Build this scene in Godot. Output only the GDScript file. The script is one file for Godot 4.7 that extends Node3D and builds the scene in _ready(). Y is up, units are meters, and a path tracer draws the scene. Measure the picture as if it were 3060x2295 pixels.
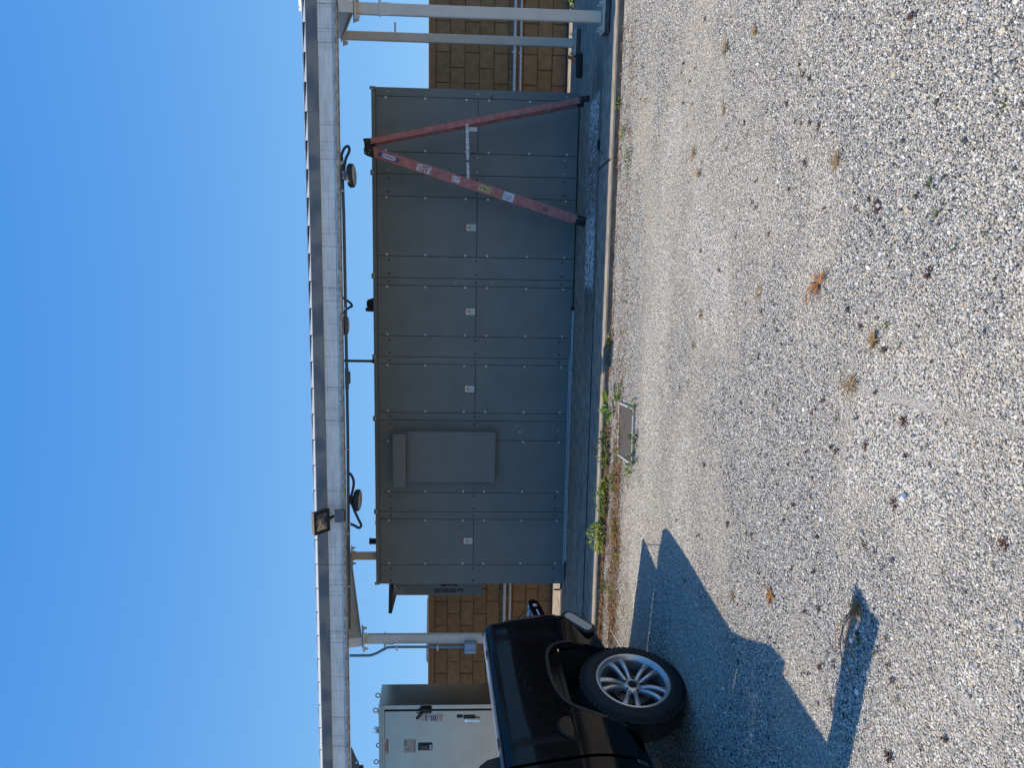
extends Node3D
# A concrete pad with a long grey switchgear cabinet under a steel canopy, a gravel yard and a parked pickup.
# The photograph lies on its side, so the camera is rolled a quarter turn; the world itself stands upright (y up).

var rng := RandomNumberGenerator.new()
var used := {}
var M := {}

# ------------------------------------------------------------------ naming
func numbered(n: String) -> String:
	if not used.has(n):
		used[n] = 0
		return n
	used[n] += 1
	return "%s_%03d" % [n, used[n]]

func tag(o: Node3D, label: String, category: String, group := "") -> void:
	o.set_meta("label", label)
	o.set_meta("category", category)
	if group != "":
		o.set_meta("group", group)

func thing(called: String, label: String, category: String, at := Vector3.ZERO, group := "") -> Node3D:
	var o := Node3D.new()
	o.name = numbered(called)
	o.position = at
	add_child(o)
	tag(o, label, category, group)
	return o

func put(called: String, mesh: Mesh, m: Material, parent: Node3D, at := Transform3D()) -> MeshInstance3D:
	var o := MeshInstance3D.new()
	o.name = called if parent != self else numbered(called)
	o.mesh = mesh
	o.material_override = m
	o.transform = at
	parent.add_child(o, true)
	return o

func obj(called: String, st: SurfaceTool, m: Material, parent: Node3D) -> MeshInstance3D:
	return put(called, st.commit(), m, parent)

func struct(called: String, st: SurfaceTool, m: Material) -> MeshInstance3D:
	var o := obj(called, st, m, self)
	o.set_meta("kind", "structure")
	return o

func copy(o: Node3D, called: String, at: Transform3D, label: String, group := "") -> Node3D:
	var c: Node3D = o.duplicate()
	c.name = numbered(called)
	add_child(c)
	c.transform = at
	c.set_meta("label", label)
	if group != "":
		c.set_meta("group", group)
	return c

# ------------------------------------------------------------------ mesh helpers
func mb() -> SurfaceTool:
	var st := SurfaceTool.new()
	st.begin(Mesh.PRIMITIVE_TRIANGLES)
	return st

func tri(st: SurfaceTool, a: Vector3, b: Vector3, c: Vector3, out: Vector3) -> void:
	var n := (b - a).cross(c - a)
	if n.length_squared() < 1e-16:
		return
	n = n.normalized()
	var flip := n.dot(out) > 0.0
	if not flip:
		n = -n
	st.set_normal(n)
	st.add_vertex(a)
	st.set_normal(n)
	st.add_vertex(c if flip else b)
	st.set_normal(n)
	st.add_vertex(b if flip else c)

func quad(st: SurfaceTool, a: Vector3, b: Vector3, c: Vector3, d: Vector3, out: Vector3) -> void:
	tri(st, a, b, c, out)
	tri(st, a, c, d, out)

func face_uv(st: SurfaceTool, a: Vector3, b: Vector3, c: Vector3, d: Vector3, out: Vector3) -> void:
	# a top left, b top right, c bottom right, d bottom left, seen from the front
	var n := (b - a).cross(d - a).normalized()
	if n.dot(out) < 0.0:
		n = -n
	var p := [a, b, c, d]
	var uv := [Vector2(0, 0), Vector2(1, 0), Vector2(1, 1), Vector2(0, 1)]
	for i in [0, 1, 2, 0, 2, 3]:
		st.set_normal(n)
		st.set_uv(uv[i])
		st.add_vertex(p[i])

# a box with chamfered edges, centre c, size s, in the frame xf
func cbox(st: SurfaceTool, c: Vector3, s: Vector3, bev := 0.0, xf := Transform3D()) -> void:
	var h := s * 0.5
	var e: float = minf(bev, minf(h.x, minf(h.y, h.z)) * 0.9)
	var ctr := xf * c
	for ax in 3:
		var u := (ax + 1) % 3
		var v := (ax + 2) % 3
		for sg in [-1.0, 1.0]:
			var q := []
			for k in [[-1, -1], [1, -1], [1, 1], [-1, 1]]:
				var p := Vector3.ZERO
				p[ax] = sg * h[ax]
				p[u] = k[0] * (h[u] - e)
				p[v] = k[1] * (h[v] - e)
				q.append(xf * (c + p))
			quad(st, q[0], q[1], q[2], q[3], (q[0] + q[2]) * 0.5 - ctr)
		if e > 0.0:
			for su in [-1.0, 1.0]:
				for sv in [-1.0, 1.0]:
					var q := []
					for k in [[-1, 0], [1, 0], [1, 1], [-1, 1]]:
						var p := Vector3.ZERO
						p[ax] = k[0] * (h[ax] - e)
						p[u] = su * (h[u] if k[1] == 0 else h[u] - e)
						p[v] = sv * (h[v] - e if k[1] == 0 else h[v])
						q.append(xf * (c + p))
					quad(st, q[0], q[1], q[2], q[3], (q[0] + q[2]) * 0.5 - ctr)
	if e > 0.0:
		for sx in [-1.0, 1.0]:
			for sy in [-1.0, 1.0]:
				for sz in [-1.0, 1.0]:
					var a := xf * (c + Vector3(sx * h.x, sy * (h.y - e), sz * (h.z - e)))
					var b := xf * (c + Vector3(sx * (h.x - e), sy * h.y, sz * (h.z - e)))
					var d := xf * (c + Vector3(sx * (h.x - e), sy * (h.y - e), sz * h.z))
					tri(st, a, b, d, (a + b + d) / 3.0 - ctr)

# box given by two opposite corners
func bx(st: SurfaceTool, lo: Vector3, hi: Vector3, bev := 0.0, xf := Transform3D()) -> void:
	cbox(st, (lo + hi) * 0.5, (hi - lo).abs(), bev, xf)

# a frame whose y axis runs from a to b
func along(a: Vector3, b: Vector3, hint := Vector3.BACK) -> Transform3D:
	var y := (b - a).normalized()
	if absf(y.dot(hint)) > 0.99:
		hint = Vector3.RIGHT
	var x := y.cross(hint).normalized()
	return Transform3D(Basis(x, y, x.cross(y)), a)

# a bar of rectangular section from a to b: width wx across, depth wz along hint
func bar(st: SurfaceTool, a: Vector3, b: Vector3, wx: float, wz: float, bev := 0.0, hint := Vector3.BACK) -> void:
	var l := a.distance_to(b)
	cbox(st, Vector3(0, l * 0.5, 0), Vector3(wx, l, wz), bev, along(a, b, hint))

func smooth_quad(st: SurfaceTool, p: Array, n: Array) -> void:
	# p, n: four points and normals in order round the quad, wound so that the fronts face the normals
	var g: Vector3 = (p[1] - p[0]).cross(p[2] - p[0])
	if g.length_squared() < 1e-18:
		g = (p[2] - p[0]).cross(p[3] - p[0])
	var order := [0, 2, 1, 0, 3, 2] if g.dot(n[0] + n[1] + n[2] + n[3]) > 0.0 else [0, 1, 2, 0, 2, 3]
	for i in order:
		st.set_normal(n[i])
		st.add_vertex(p[i])

# a surface of revolution about the y axis of xf; prof holds (radius, height), corners where hard is true
func lathe(st: SurfaceTool, prof: Array, seg: int, xf := Transform3D(), hard := false) -> void:
	for i in prof.size() - 1:
		var a: Vector2 = prof[i]
		var b: Vector2 = prof[i + 1]
		var t := b - a
		if t.length() < 1e-6:
			continue
		var nn := Vector2(t.y, -t.x).normalized()
		var na := nn
		var nb := nn
		if not hard:
			if i > 0:
				var t0: Vector2 = a - prof[i - 1]
				var n0 := Vector2(t0.y, -t0.x).normalized()
				if n0.dot(nn) > 0.6:
					na = (n0 + nn).normalized()
			if i < prof.size() - 2:
				var t1: Vector2 = prof[i + 2] - b
				var n1 := Vector2(t1.y, -t1.x).normalized()
				if n1.dot(nn) > 0.6:
					nb = (n1 + nn).normalized()
		for k in seg:
			var p0 := TAU * k / seg
			var p1 := TAU * (k + 1) / seg
			var c0 := Vector3(cos(p0), 0, sin(p0))
			var c1 := Vector3(cos(p1), 0, sin(p1))
			smooth_quad(st, [xf * (c0 * a.x + Vector3.UP * a.y), xf * (c1 * a.x + Vector3.UP * a.y), xf * (c1 * b.x + Vector3.UP * b.y), xf * (c0 * b.x + Vector3.UP * b.y)],
				[xf.basis * (c0 * na.x + Vector3.UP * na.y), xf.basis * (c1 * na.x + Vector3.UP * na.y), xf.basis * (c1 * nb.x + Vector3.UP * nb.y), xf.basis * (c0 * nb.x + Vector3.UP * nb.y)])

func cyl(st: SurfaceTool, a: Vector3, b: Vector3, r0: float, r1: float, seg := 12, caps := true) -> void:
	var l := a.distance_to(b)
	var prof := [Vector2(r0, 0), Vector2(r1, l)]
	if caps:
		prof = [Vector2(0, 0), Vector2(r0, 0), Vector2(r1, l), Vector2(0, l)]
	lathe(st, prof, seg, along(a, b))

func tube(st: SurfaceTool, pts: Array, r: float, seg := 8) -> void:
	var n := pts.size()
	var fx := []
	var x := Vector3.ZERO
	for i in n:
		var d: Vector3 = (pts[mini(i + 1, n - 1)] - pts[maxi(i - 1, 0)]).normalized()
		if i == 0:
			x = d.cross(Vector3.UP if absf(d.y) < 0.9 else Vector3.RIGHT).normalized()
		else:
			x = (x - d * x.dot(d)).normalized()
		fx.append([x, d.cross(x)])
	for i in n - 1:
		for k in seg:
			var q := []
			var nn := []
			for e in [[i, k], [i, k + 1], [i + 1, k + 1], [i + 1, k]]:
				var an: float = TAU * e[1] / seg
				var v: Vector3 = fx[e[0]][0] * cos(an) + fx[e[0]][1] * sin(an)
				nn.append(v)
				q.append(pts[e[0]] + v * r)
			smooth_quad(st, q, nn)
	for e in [0, n - 1]:
		var d: Vector3 = (pts[1] - pts[0]) if e == 0 else (pts[n - 1] - pts[n - 2])
		for k in seg:
			var a0 := TAU * k / seg
			var a1 := TAU * (k + 1) / seg
			tri(st, pts[e], pts[e] + (fx[e][0] * cos(a0) + fx[e][1] * sin(a0)) * r, pts[e] + (fx[e][0] * cos(a1) + fx[e][1] * sin(a1)) * r, -d if e == 0 else d)

func spline(pts: Array, steps := 6) -> Array:
	var out := []
	var n := pts.size()
	for i in n - 1:
		var p0: Vector3 = pts[maxi(i - 1, 0)]
		var p3: Vector3 = pts[mini(i + 2, n - 1)]
		for k in steps:
			out.append((pts[i] as Vector3).cubic_interpolate(pts[i + 1], p0, p3, float(k) / steps))
	out.append(pts[n - 1])
	return out

# a flat outline (x, y) pushed from z0 to z1 in the frame xf
func prism(st: SurfaceTool, poly: PackedVector2Array, z0: float, z1: float, xf := Transform3D()) -> void:
	var idx := Geometry2D.triangulate_polygon(poly)
	var zb := xf.basis.z
	for i in range(0, idx.size(), 3):
		for z in [z0, z1]:
			var a := xf * Vector3(poly[idx[i]].x, poly[idx[i]].y, z)
			var b := xf * Vector3(poly[idx[i + 1]].x, poly[idx[i + 1]].y, z)
			var c := xf * Vector3(poly[idx[i + 2]].x, poly[idx[i + 2]].y, z)
			tri(st, a, b, c, zb * (1.0 if z == maxf(z0, z1) else -1.0))
	var cw := Geometry2D.is_polygon_clockwise(poly)
	var n := poly.size()
	for i in n:
		var a := poly[i]
		var b := poly[(i + 1) % n]
		var o := Vector2(b.y - a.y, a.x - b.x) * (1.0 if not cw else -1.0)
		# Geometry2D's clockwise is measured with y up here, so test the side instead of trusting it
		var mid := (a + b) * 0.5 + o.normalized() * 1e-4
		if Geometry2D.is_point_in_polygon(mid, poly):
			o = -o
		quad(st, xf * Vector3(a.x, a.y, z0), xf * Vector3(b.x, b.y, z0), xf * Vector3(b.x, b.y, z1), xf * Vector3(a.x, a.y, z1), xf.basis * Vector3(o.x, o.y, 0))

func rounded(w: float, h: float, r: float) -> PackedVector2Array:
	var p := PackedVector2Array()
	for q in [[1, 1, 0.0], [-1, 1, PI / 2], [-1, -1, PI], [1, -1, PI * 1.5]]:
		for k in 6:
			var an: float = q[2] + PI / 2 * k / 5.0
			p.append(Vector2(q[0] * (w / 2 - r) + cos(an) * r, q[1] * (h / 2 - r) + sin(an) * r))
	return p

func pv(a: Array) -> PackedVector2Array:
	var p := PackedVector2Array()
	for i in range(0, a.size(), 2):
		p.append(Vector2(a[i], a[i + 1]))
	return p

# ------------------------------------------------------------------ materials
func lin(r: float, g: float, b: float) -> Color:
	return Color(r, g, b).linear_to_srgb()

func mat(r: float, g: float, b: float, rough := 0.7, metal := 0.0) -> StandardMaterial3D:
	var m := StandardMaterial3D.new()
	m.albedo_color = lin(r, g, b)
	m.roughness = rough
	m.metallic = metal
	return m

func noise(sd: int, freq: float, oct := 4, type := FastNoiseLite.TYPE_SIMPLEX_SMOOTH) -> FastNoiseLite:
	var n := FastNoiseLite.new()
	n.seed = sd
	n.frequency = freq
	n.noise_type = type
	n.fractal_octaves = oct
	return n

func grey(n: FastNoiseLite, w: int, h: int) -> PackedByteArray:
	var im := n.get_seamless_image(w, h, false, false, 0.15)
	im.convert(Image.FORMAT_L8)
	return im.get_data()

func l8(bytes: PackedByteArray, w: int, h: int) -> ImageTexture:
	return ImageTexture.create_from_image(Image.create_from_data(w, h, false, Image.FORMAT_L8, bytes))

# a tile mixing two linear colours by coarse and fine noise
func mottle(size: int, sd: int, freq: float, a: Color, b: Color, fine := 0.25, contrast := 1.6) -> ImageTexture:
	var c := grey(noise(sd, freq), size, size)
	var f := grey(noise(sd + 7, 0.35, 2), size, size)
	var out := PackedByteArray()
	out.resize(size * size * 3)
	var lut := []
	for i in 256:
		lut.append(a.lerp(b, i / 255.0).linear_to_srgb())
	for i in size * size:
		var t := clampi(int(127.5 + (c[i] - 127.5) * contrast + (f[i] - 127.5) * fine * 2.0), 0, 255)
		var k: Color = lut[t]
		out[i * 3] = k.r8
		out[i * 3 + 1] = k.g8
		out[i * 3 + 2] = k.b8
	return ImageTexture.create_from_image(Image.create_from_data(size, size, false, Image.FORMAT_RGB8, out))

func tri_mat(tex: Texture2D, tile: float, rough := 0.7, metal := 0.0, world := true) -> StandardMaterial3D:
	var m := StandardMaterial3D.new()
	m.albedo_texture = tex
	m.roughness = rough
	m.metallic = metal
	m.uv1_triplanar = true
	m.uv1_world_triplanar = world
	m.uv1_scale = Vector3.ONE / tile
	return m

func bump(m: StandardMaterial3D, tex: Texture2D, cm: float) -> void:
	m.heightmap_enabled = true
	m.heightmap_texture = tex
	m.heightmap_scale = cm

func print_mat(im: Image, rough := 0.5) -> StandardMaterial3D:
	var m := StandardMaterial3D.new()
	m.albedo_texture = ImageTexture.create_from_image(im)
	m.roughness = rough
	return m

func sheet(w: int, h: int, c: Color) -> Image:
	var im := Image.create(w, h, false, Image.FORMAT_RGB8)
	im.fill(c)
	return im

func rect(im: Image, x: int, y: int, w: int, h: int, c: Color) -> void:
	im.fill_rect(Rect2i(x, y, w, h), c)

func lines(im: Image, x0: int, x1: int, y0: int, y1: int, step: int, thick: int, c: Color) -> void:
	var y := y0
	while y < y1:
		var x := x0
		var stop := x1 - rng.randi_range(0, (x1 - x0) / 4)
		while x < stop:
			var w := rng.randi_range(2, 7)
			rect(im, x, y, mini(w, stop - x), thick, c)
			x += w + 2
		y += step

func triangle_mark(im: Image, cx: int, top: int, size: int, fill: Color, edge: Color) -> void:
	for y in size:
		var half := int(y * 0.58)
		for x in range(-half, half + 1):
			var inner := absi(x) < half - 2 and y < size - 2
			im.set_pixel(cx + x, top + y, fill if inner else edge)
	rect(im, cx - 1, top + size * 2 / 5, 2, size / 3, edge)
	rect(im, cx - 1, top + size * 4 / 5, 2, 2, edge)

const SLOPE := 0.085
func ground_y(z: float) -> float:
	if z < 2.25:
		return -0.055
	return -0.055 - SLOPE * (minf(z, 16.0) - 2.25)

# ------------------------------------------------------------------ the scene
func _ready() -> void:
	rng.seed = 20240611
	# --- camera: about 1.75 m above the gravel, rolled a quarter turn as the photograph is
	var cam := Camera3D.new()
	cam.name = "camera"
	var up := Basis(Vector3.UP, deg_to_rad(8.72)) * Basis(Vector3.RIGHT, deg_to_rad(-2.69)) * Basis(Vector3.BACK, deg_to_rad(0.67))
	cam.transform = Transform3D(Basis(-up.y, up.x, up.z), Vector3(0, 1.143, 8.700))
	cam.fov = 56.18
	cam.near = 0.05
	cam.far = 2000.0
	add_child(cam)
	# --- sky, sun, exposure
	var we := WorldEnvironment.new()
	we.name = "world_environment"
	var env := Environment.new()
	var sky := Sky.new()
	var sm := ProceduralSkyMaterial.new()
	sm.sky_top_color = Color(0.215, 0.545, 0.885)
	sm.sky_horizon_color = Color(0.59, 0.805, 0.985)
	sm.sky_curve = 0.24
	sm.sky_energy_multiplier = 1.0
	sm.ground_bottom_color = lin(0.25, 0.24, 0.22)
	sm.ground_horizon_color = lin(0.45, 0.55, 0.65)
	sm.sun_angle_max = 45.0
	sm.sun_curve = 0.32
	sky.sky_material = sm
	env.background_mode = Environment.BG_SKY
	env.sky = sky
	env.tonemap_mode = Environment.TONE_MAPPER_LINEAR
	env.tonemap_exposure = 1.0
	env.sdfgi_enabled = true
	env.ssao_enabled = true
	env.ssil_enabled = true
	we.environment = env
	add_child(we)
	var sun := DirectionalLight3D.new()
	sun.name = "sun"
	sun.light_energy = 1.5
	sun.light_color = Color(1.0, 0.955, 0.875)
	sun.light_angular_distance = 0.53
	sun.shadow_enabled = true
	var toward := Vector3(0.615, -1.0, 0.062).normalized()
	sun.basis = Basis.looking_at(toward, Vector3.BACK)
	add_child(sun)

	make_materials()
	make_ground()
	make_pad()
	make_wall()
	make_switchgear()
	make_side_unit()
	make_canopy()
	make_lamps()
	make_left_cabinet()
	make_ladder()
	make_truck()
	make_small_things()
	make_plants()

func make_materials() -> void:
	M.paint = tri_mat(mottle(256, 3, 0.012, Color(0.162, 0.178, 0.170), Color(0.185, 0.202, 0.192), 0.10), 1.7, 0.42)
	M.paint_box = tri_mat(mottle(256, 4, 0.012, Color(0.180, 0.182, 0.180), Color(0.198, 0.200, 0.197), 0.10), 1.7, 0.5)
	M.gap = mat(0.012, 0.014, 0.016, 0.8)
	M.bolt = mat(0.75, 0.75, 0.74, 0.35, 0.5)
	M.black = mat(0.012, 0.012, 0.013, 0.5)
	M.rubber = mat(0.016, 0.016, 0.017, 0.75)
	M.concrete = tri_mat(mottle(512, 11, 0.012, Color(0.28, 0.240, 0.192), Color(0.48, 0.415, 0.338), 0.5, 1.5), 1.3, 0.9)
	M.concrete.vertex_color_use_as_albedo = true
	bump(M.concrete, l8(grey(noise(14, 0.12, 3), 512, 512), 512, 512), 0.25)
	M.grout = tri_mat(mottle(256, 12, 0.03, Color(0.07, 0.065, 0.06), Color(0.16, 0.15, 0.14), 0.5), 0.6, 0.95)
	M.galv = tri_mat(mottle(256, 21, 0.03, Color(0.40, 0.42, 0.44), Color(0.62, 0.63, 0.64), 0.3), 0.5, 0.45, 0.55)
	M.galv_dark = tri_mat(mottle(512, 22, 0.014, Color(0.125, 0.132, 0.14), Color(0.25, 0.222, 0.19), 0.35, 2.6), 2.6, 0.62, 0.1)
	M.roof = tri_mat(mottle(256, 23, 0.02, Color(0.62, 0.64, 0.66), Color(0.75, 0.76, 0.77), 0.2), 1.5, 0.35, 0.5)
	M.steel = tri_mat(mottle(256, 24, 0.012, Color(0.55, 0.47, 0.37), Color(0.62, 0.535, 0.43), 0.15), 1.2, 0.5)
	M.conduit = mat(0.075, 0.085, 0.082, 0.5, 0.3)
	M.flex = mat(0.022, 0.026, 0.027, 0.55)
	M.lens = mat(0.42, 0.43, 0.42, 0.25)
	M.mirror = mat(0.55, 0.54, 0.52, 0.22, 0.95)
	M.stainless = tri_mat(mottle(256, 25, 0.008, Color(0.40, 0.345, 0.29), Color(0.435, 0.38, 0.318), 0.1), 1.0, 0.24, 1.0)
	M.red = tri_mat(mottle(256, 26, 0.02, Color(0.34, 0.115, 0.10), Color(0.50, 0.20, 0.175), 0.6, 1.5), 0.45, 0.55)
	M.red.uv1_world_triplanar = true
	M.alu = tri_mat(mottle(128, 27, 0.05, Color(0.42, 0.42, 0.42), Color(0.72, 0.72, 0.72), 0.7, 2.0), 0.25, 0.5, 0.3)
	M.white = mat(0.72, 0.72, 0.70, 0.5)
	M.orange = mat(0.75, 0.16, 0.03, 0.45)

# ------------------------------------------------------------------ ground
func make_ground() -> void:
	var xs := [-400.0, -150.0, -60.0, -30.0, -16.0, -10.0, -7.5]
	var x := -6.4
	while x < 4.3:
		xs.append(x)
		x += 0.07
	xs.append_array([5.0, 6.5, 9.0, 14.0, 30.0, 60.0, 150.0, 400.0])
	var zs := [-400.0, -150.0, -60.0, -30.0, -14.0, -8.0, -5.0, -3.5, -2.6, -2.0, -1.7, -1.4, -0.5, 0.6, 1.6, 2.1]
	var z := 2.2
	while z < 7.4:
		zs.append(z)
		z += 0.06
	zs.append_array([8.0, 9.5, 12.0, 16.0, 24.0, 40.0, 80.0, 200.0, 400.0])
	var hump := noise(51, 0.9, 3)
	var patch := noise(52, 0.55, 3)
	var streak := noise(53, 1.3, 2)
	var st := mb()
	for j in zs.size():
		for i in xs.size():
			var px: float = xs[i]
			var pz: float = zs[j]
			var y := ground_y(pz)
			if pz > 2.3 and pz < 7.5:
				y += hump.get_noise_2d(px, pz) * 0.012
			var t := sandy(px, pz, patch, streak)
			var c := Color(1.0, 1.0, 1.0).lerp(Color(1.85, 1.58, 1.22), t)
			st.set_color(Color(c.r, c.g, c.b))
			st.set_normal(Vector3.UP)
			st.add_vertex(Vector3(px, y, pz))
	var w := xs.size()
	for j in zs.size() - 1:
		for i in w - 1:
			var a := j * w + i
			for k in [a, a + 1, a + w + 1, a, a + w + 1, a + w]:
				st.add_index(k)
	st.generate_normals()
	# fine gravel: every cell of the pattern is one grain with its own colour
	var size := 1024
	var cell := FastNoiseLite.new()
	cell.seed = 5
	cell.noise_type = FastNoiseLite.TYPE_CELLULAR
	cell.frequency = 0.15
	cell.fractal_type = FastNoiseLite.FRACTAL_NONE
	cell.cellular_return_type = FastNoiseLite.RETURN_CELL_VALUE
	cell.cellular_jitter = 1.0
	var val := cell.get_seamless_image(size, size, false, false, 0.05)
	val.convert(Image.FORMAT_L8)
	var v := val.get_data()
	cell.cellular_return_type = FastNoiseLite.RETURN_DISTANCE
	var hi := cell.get_seamless_image(size, size, true, false, 0.05)
	hi.convert(Image.FORMAT_L8)
	var pal := []
	for i in 256:
		pal.append(grain_color(float((i * 97) % 256) / 255.0).linear_to_srgb())
	var out := PackedByteArray()
	out.resize(size * size * 3)
	for i in size * size:
		var c: Color = pal[v[i]]
		out[i * 3] = c.r8
		out[i * 3 + 1] = c.g8
		out[i * 3 + 2] = c.b8
	var gm := tri_mat(ImageTexture.create_from_image(Image.create_from_data(size, size, false, Image.FORMAT_RGB8, out)), 0.9, 0.95)
	gm.vertex_color_use_as_albedo = true
	bump(gm, ImageTexture.create_from_image(hi), 0.5)
	struct("gravel_ground", st, gm)

	# loose stones, each one a solid of its own, where the photograph can tell them apart
	var holder := Node3D.new()
	holder.name = numbered("gravel")
	holder.set_meta("kind", "stuff")
	tag(holder, "loose grey and tan crushed gravel covering the yard", "gravel")
	add_child(holder)
	var sm := StandardMaterial3D.new()
	sm.roughness = 0.9
	sm.vertex_color_use_as_albedo = true
	for k in 5:
		var count := 130000
		var mm := MultiMesh.new()
		mm.transform_format = MultiMesh.TRANSFORM_3D
		mm.use_colors = true
		mm.mesh = pebble()
		mm.instance_count = count
		var n := 0
		while n < count:
			var d := sqrt(rng.randf_range(1.5 * 1.5, 6.45 * 6.45))
			var pz := 8.7 - d
			var px := rng.randf_range(-0.76 * d - 0.35, 0.36 * d + 0.35)
			var t := sandy(px, pz, patch, streak)
			if rng.randf() < t * 0.95:
				continue
			var r := 0.0024 * exp(absf(rng.randfn()) * 0.36)
			if rng.randf() < 0.0018 * smoothstep(4.2, 6.2, pz):
				r = rng.randf_range(0.006, 0.014)
			var b := Basis.from_euler(Vector3(rng.randf() * TAU, rng.randf() * TAU, rng.randf() * TAU)).scaled(Vector3(r, r * rng.randf_range(0.55, 0.9), r))
			var y := ground_y(pz) + hump.get_noise_2d(px, pz) * 0.012 + r * 0.30
			mm.set_instance_transform(n, Transform3D(b, Vector3(px, y, pz)))
			var c := grain_color(rng.randf())
			c = c.lerp(Color(0.64, 0.535, 0.405), clampf(t * 0.8, 0.0, 0.75))
			var g := rng.randf_range(0.85, 1.15)
			mm.set_instance_color(n, Color(c.r * g, c.g * g, c.b * g))
			n += 1
		var mi := MultiMeshInstance3D.new()
		mi.name = "loose_stones"
		mi.multimesh = mm
		mi.material_override = sm
		mi.set_meta("kind", "stuff")
		holder.add_child(mi, true)

func sandy(x: float, z: float, patch: FastNoiseLite, streak: FastNoiseLite) -> float:
	# where the stones have been driven away and the tan fines show: two wheel tracks along the pad and scattered patches
	var track := exp(-pow((z - 3.50 - 0.05 * x) / 0.30, 2.0)) * smoothstep(1.5, -0.4, x) * 1.1
	for q in [[0.30, 4.16, 0.30], [0.02, 4.40, 0.32], [-0.48, 6.15, 0.26], [-0.70, 6.02, 0.26], [-1.34, 4.20, 0.34], [-1.62, 4.02, 0.30], [-0.66, 6.48, 0.26], [0.42, 4.87, 0.26], [0.03, 5.50, 0.22], [-1.30, 6.66, 0.22], [0.95, 3.55, 0.25]]:
		track += 0.85 * exp(-(pow((x - q[0]) / (q[2] * 1.5), 2.0) + pow((z - q[1]) / (q[2] * 0.8), 2.0)))
	var p := smoothstep(0.0, 0.45, patch.get_noise_2d(x * 0.8, z * 1.4)) * 0.65
	var s := streak.get_noise_2d(x * 0.7, z * 2.2) * 0.55
	return clampf(track + p + s * (0.3 + track), 0.0, 1.0)

func grain_color(t: float) -> Color:
	if t < 0.21:
		return Color(0.055, 0.058, 0.062)
	if t < 0.46:
		return Color(0.265, 0.268, 0.268)
	if t < 0.60:
		return Color(0.41, 0.40, 0.38)
	if t < 0.82:
		return Color(0.54, 0.445, 0.325)
	if t < 0.95:
		return Color(0.72, 0.67, 0.59)
	return Color(0.85, 0.82, 0.75)

func pebble() -> ArrayMesh:
	var st := mb()
	var g := (1.0 + sqrt(5.0)) / 2.0
	var p := []
	for v in [[-1, g, 0], [1, g, 0], [-1, -g, 0], [1, -g, 0], [0, -1, g], [0, 1, g], [0, -1, -g], [0, 1, -g], [g, 0, -1], [g, 0, 1], [-g, 0, -1], [-g, 0, 1]]:
		p.append(Vector3(v[0], v[1], v[2]).normalized() * rng.randf_range(0.72, 1.22))
	for f in [[0, 11, 5], [0, 5, 1], [0, 1, 7], [0, 7, 10], [0, 10, 11], [1, 5, 9], [5, 11, 4], [11, 10, 2], [10, 7, 6], [7, 1, 8], [3, 9, 4], [3, 4, 2], [3, 2, 6], [3, 6, 8], [3, 8, 9], [4, 9, 5], [2, 4, 11], [6, 2, 10], [8, 6, 7], [9, 8, 1]]:
		tri(st, p[f[0]], p[f[1]], p[f[2]], p[f[0]] + p[f[1]] + p[f[2]])
	return st.commit()

# ------------------------------------------------------------------ concrete pad
func slab(x0: float, x1: float, z0: float, z1: float, depth: float, tint: Callable, step := 0.06, r := 0.012) -> SurfaceTool:
	# a slab whose top is a fine grid (so that stains can follow it) with rounded arrises
	var st := mb()
	var nx := maxi(2, int((x1 - x0 - 2 * r) / step))
	var nz := maxi(2, int((z1 - z0 - 2 * r) / step))
	var at := func(i: int, j: int) -> Vector3:
		return Vector3(lerpf(x0 + r, x1 - r, float(i) / nx), 0, lerpf(z0 + r, z1 - r, float(j) / nz))
	for i in nx:
		for j in nz:
			for k in [[i, j], [i + 1, j], [i + 1, j + 1], [i, j], [i + 1, j + 1], [i, j + 1]]:
				var p: Vector3 = at.call(k[0], k[1])
				st.set_color(tint.call(p.x, p.z))
				st.set_normal(Vector3.UP)
				st.add_vertex(p)
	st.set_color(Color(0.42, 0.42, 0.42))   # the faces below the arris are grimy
	var ring := [Vector3(x0, 0, z0), Vector3(x1, 0, z0), Vector3(x1, 0, z1), Vector3(x0, 0, z1)]
	var sg := [Vector3(1, 0, 1), Vector3(-1, 0, 1), Vector3(-1, 0, -1), Vector3(1, 0, -1)]
	for i in 4:
		var a: Vector3 = ring[i]
		var b: Vector3 = ring[(i + 1) % 4]
		var sa: Vector3 = sg[i]
		var sb: Vector3 = sg[(i + 1) % 4]
		var o := (b - a).cross(Vector3.UP).normalized()
		if o.dot((a + b) * 0.5 - Vector3((x0 + x1) / 2, 0, (z0 + z1) / 2)) < 0:
			o = -o
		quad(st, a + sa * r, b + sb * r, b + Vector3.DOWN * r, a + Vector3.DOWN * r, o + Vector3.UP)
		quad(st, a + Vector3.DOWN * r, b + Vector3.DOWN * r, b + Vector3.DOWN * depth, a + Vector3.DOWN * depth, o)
	return st

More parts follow.
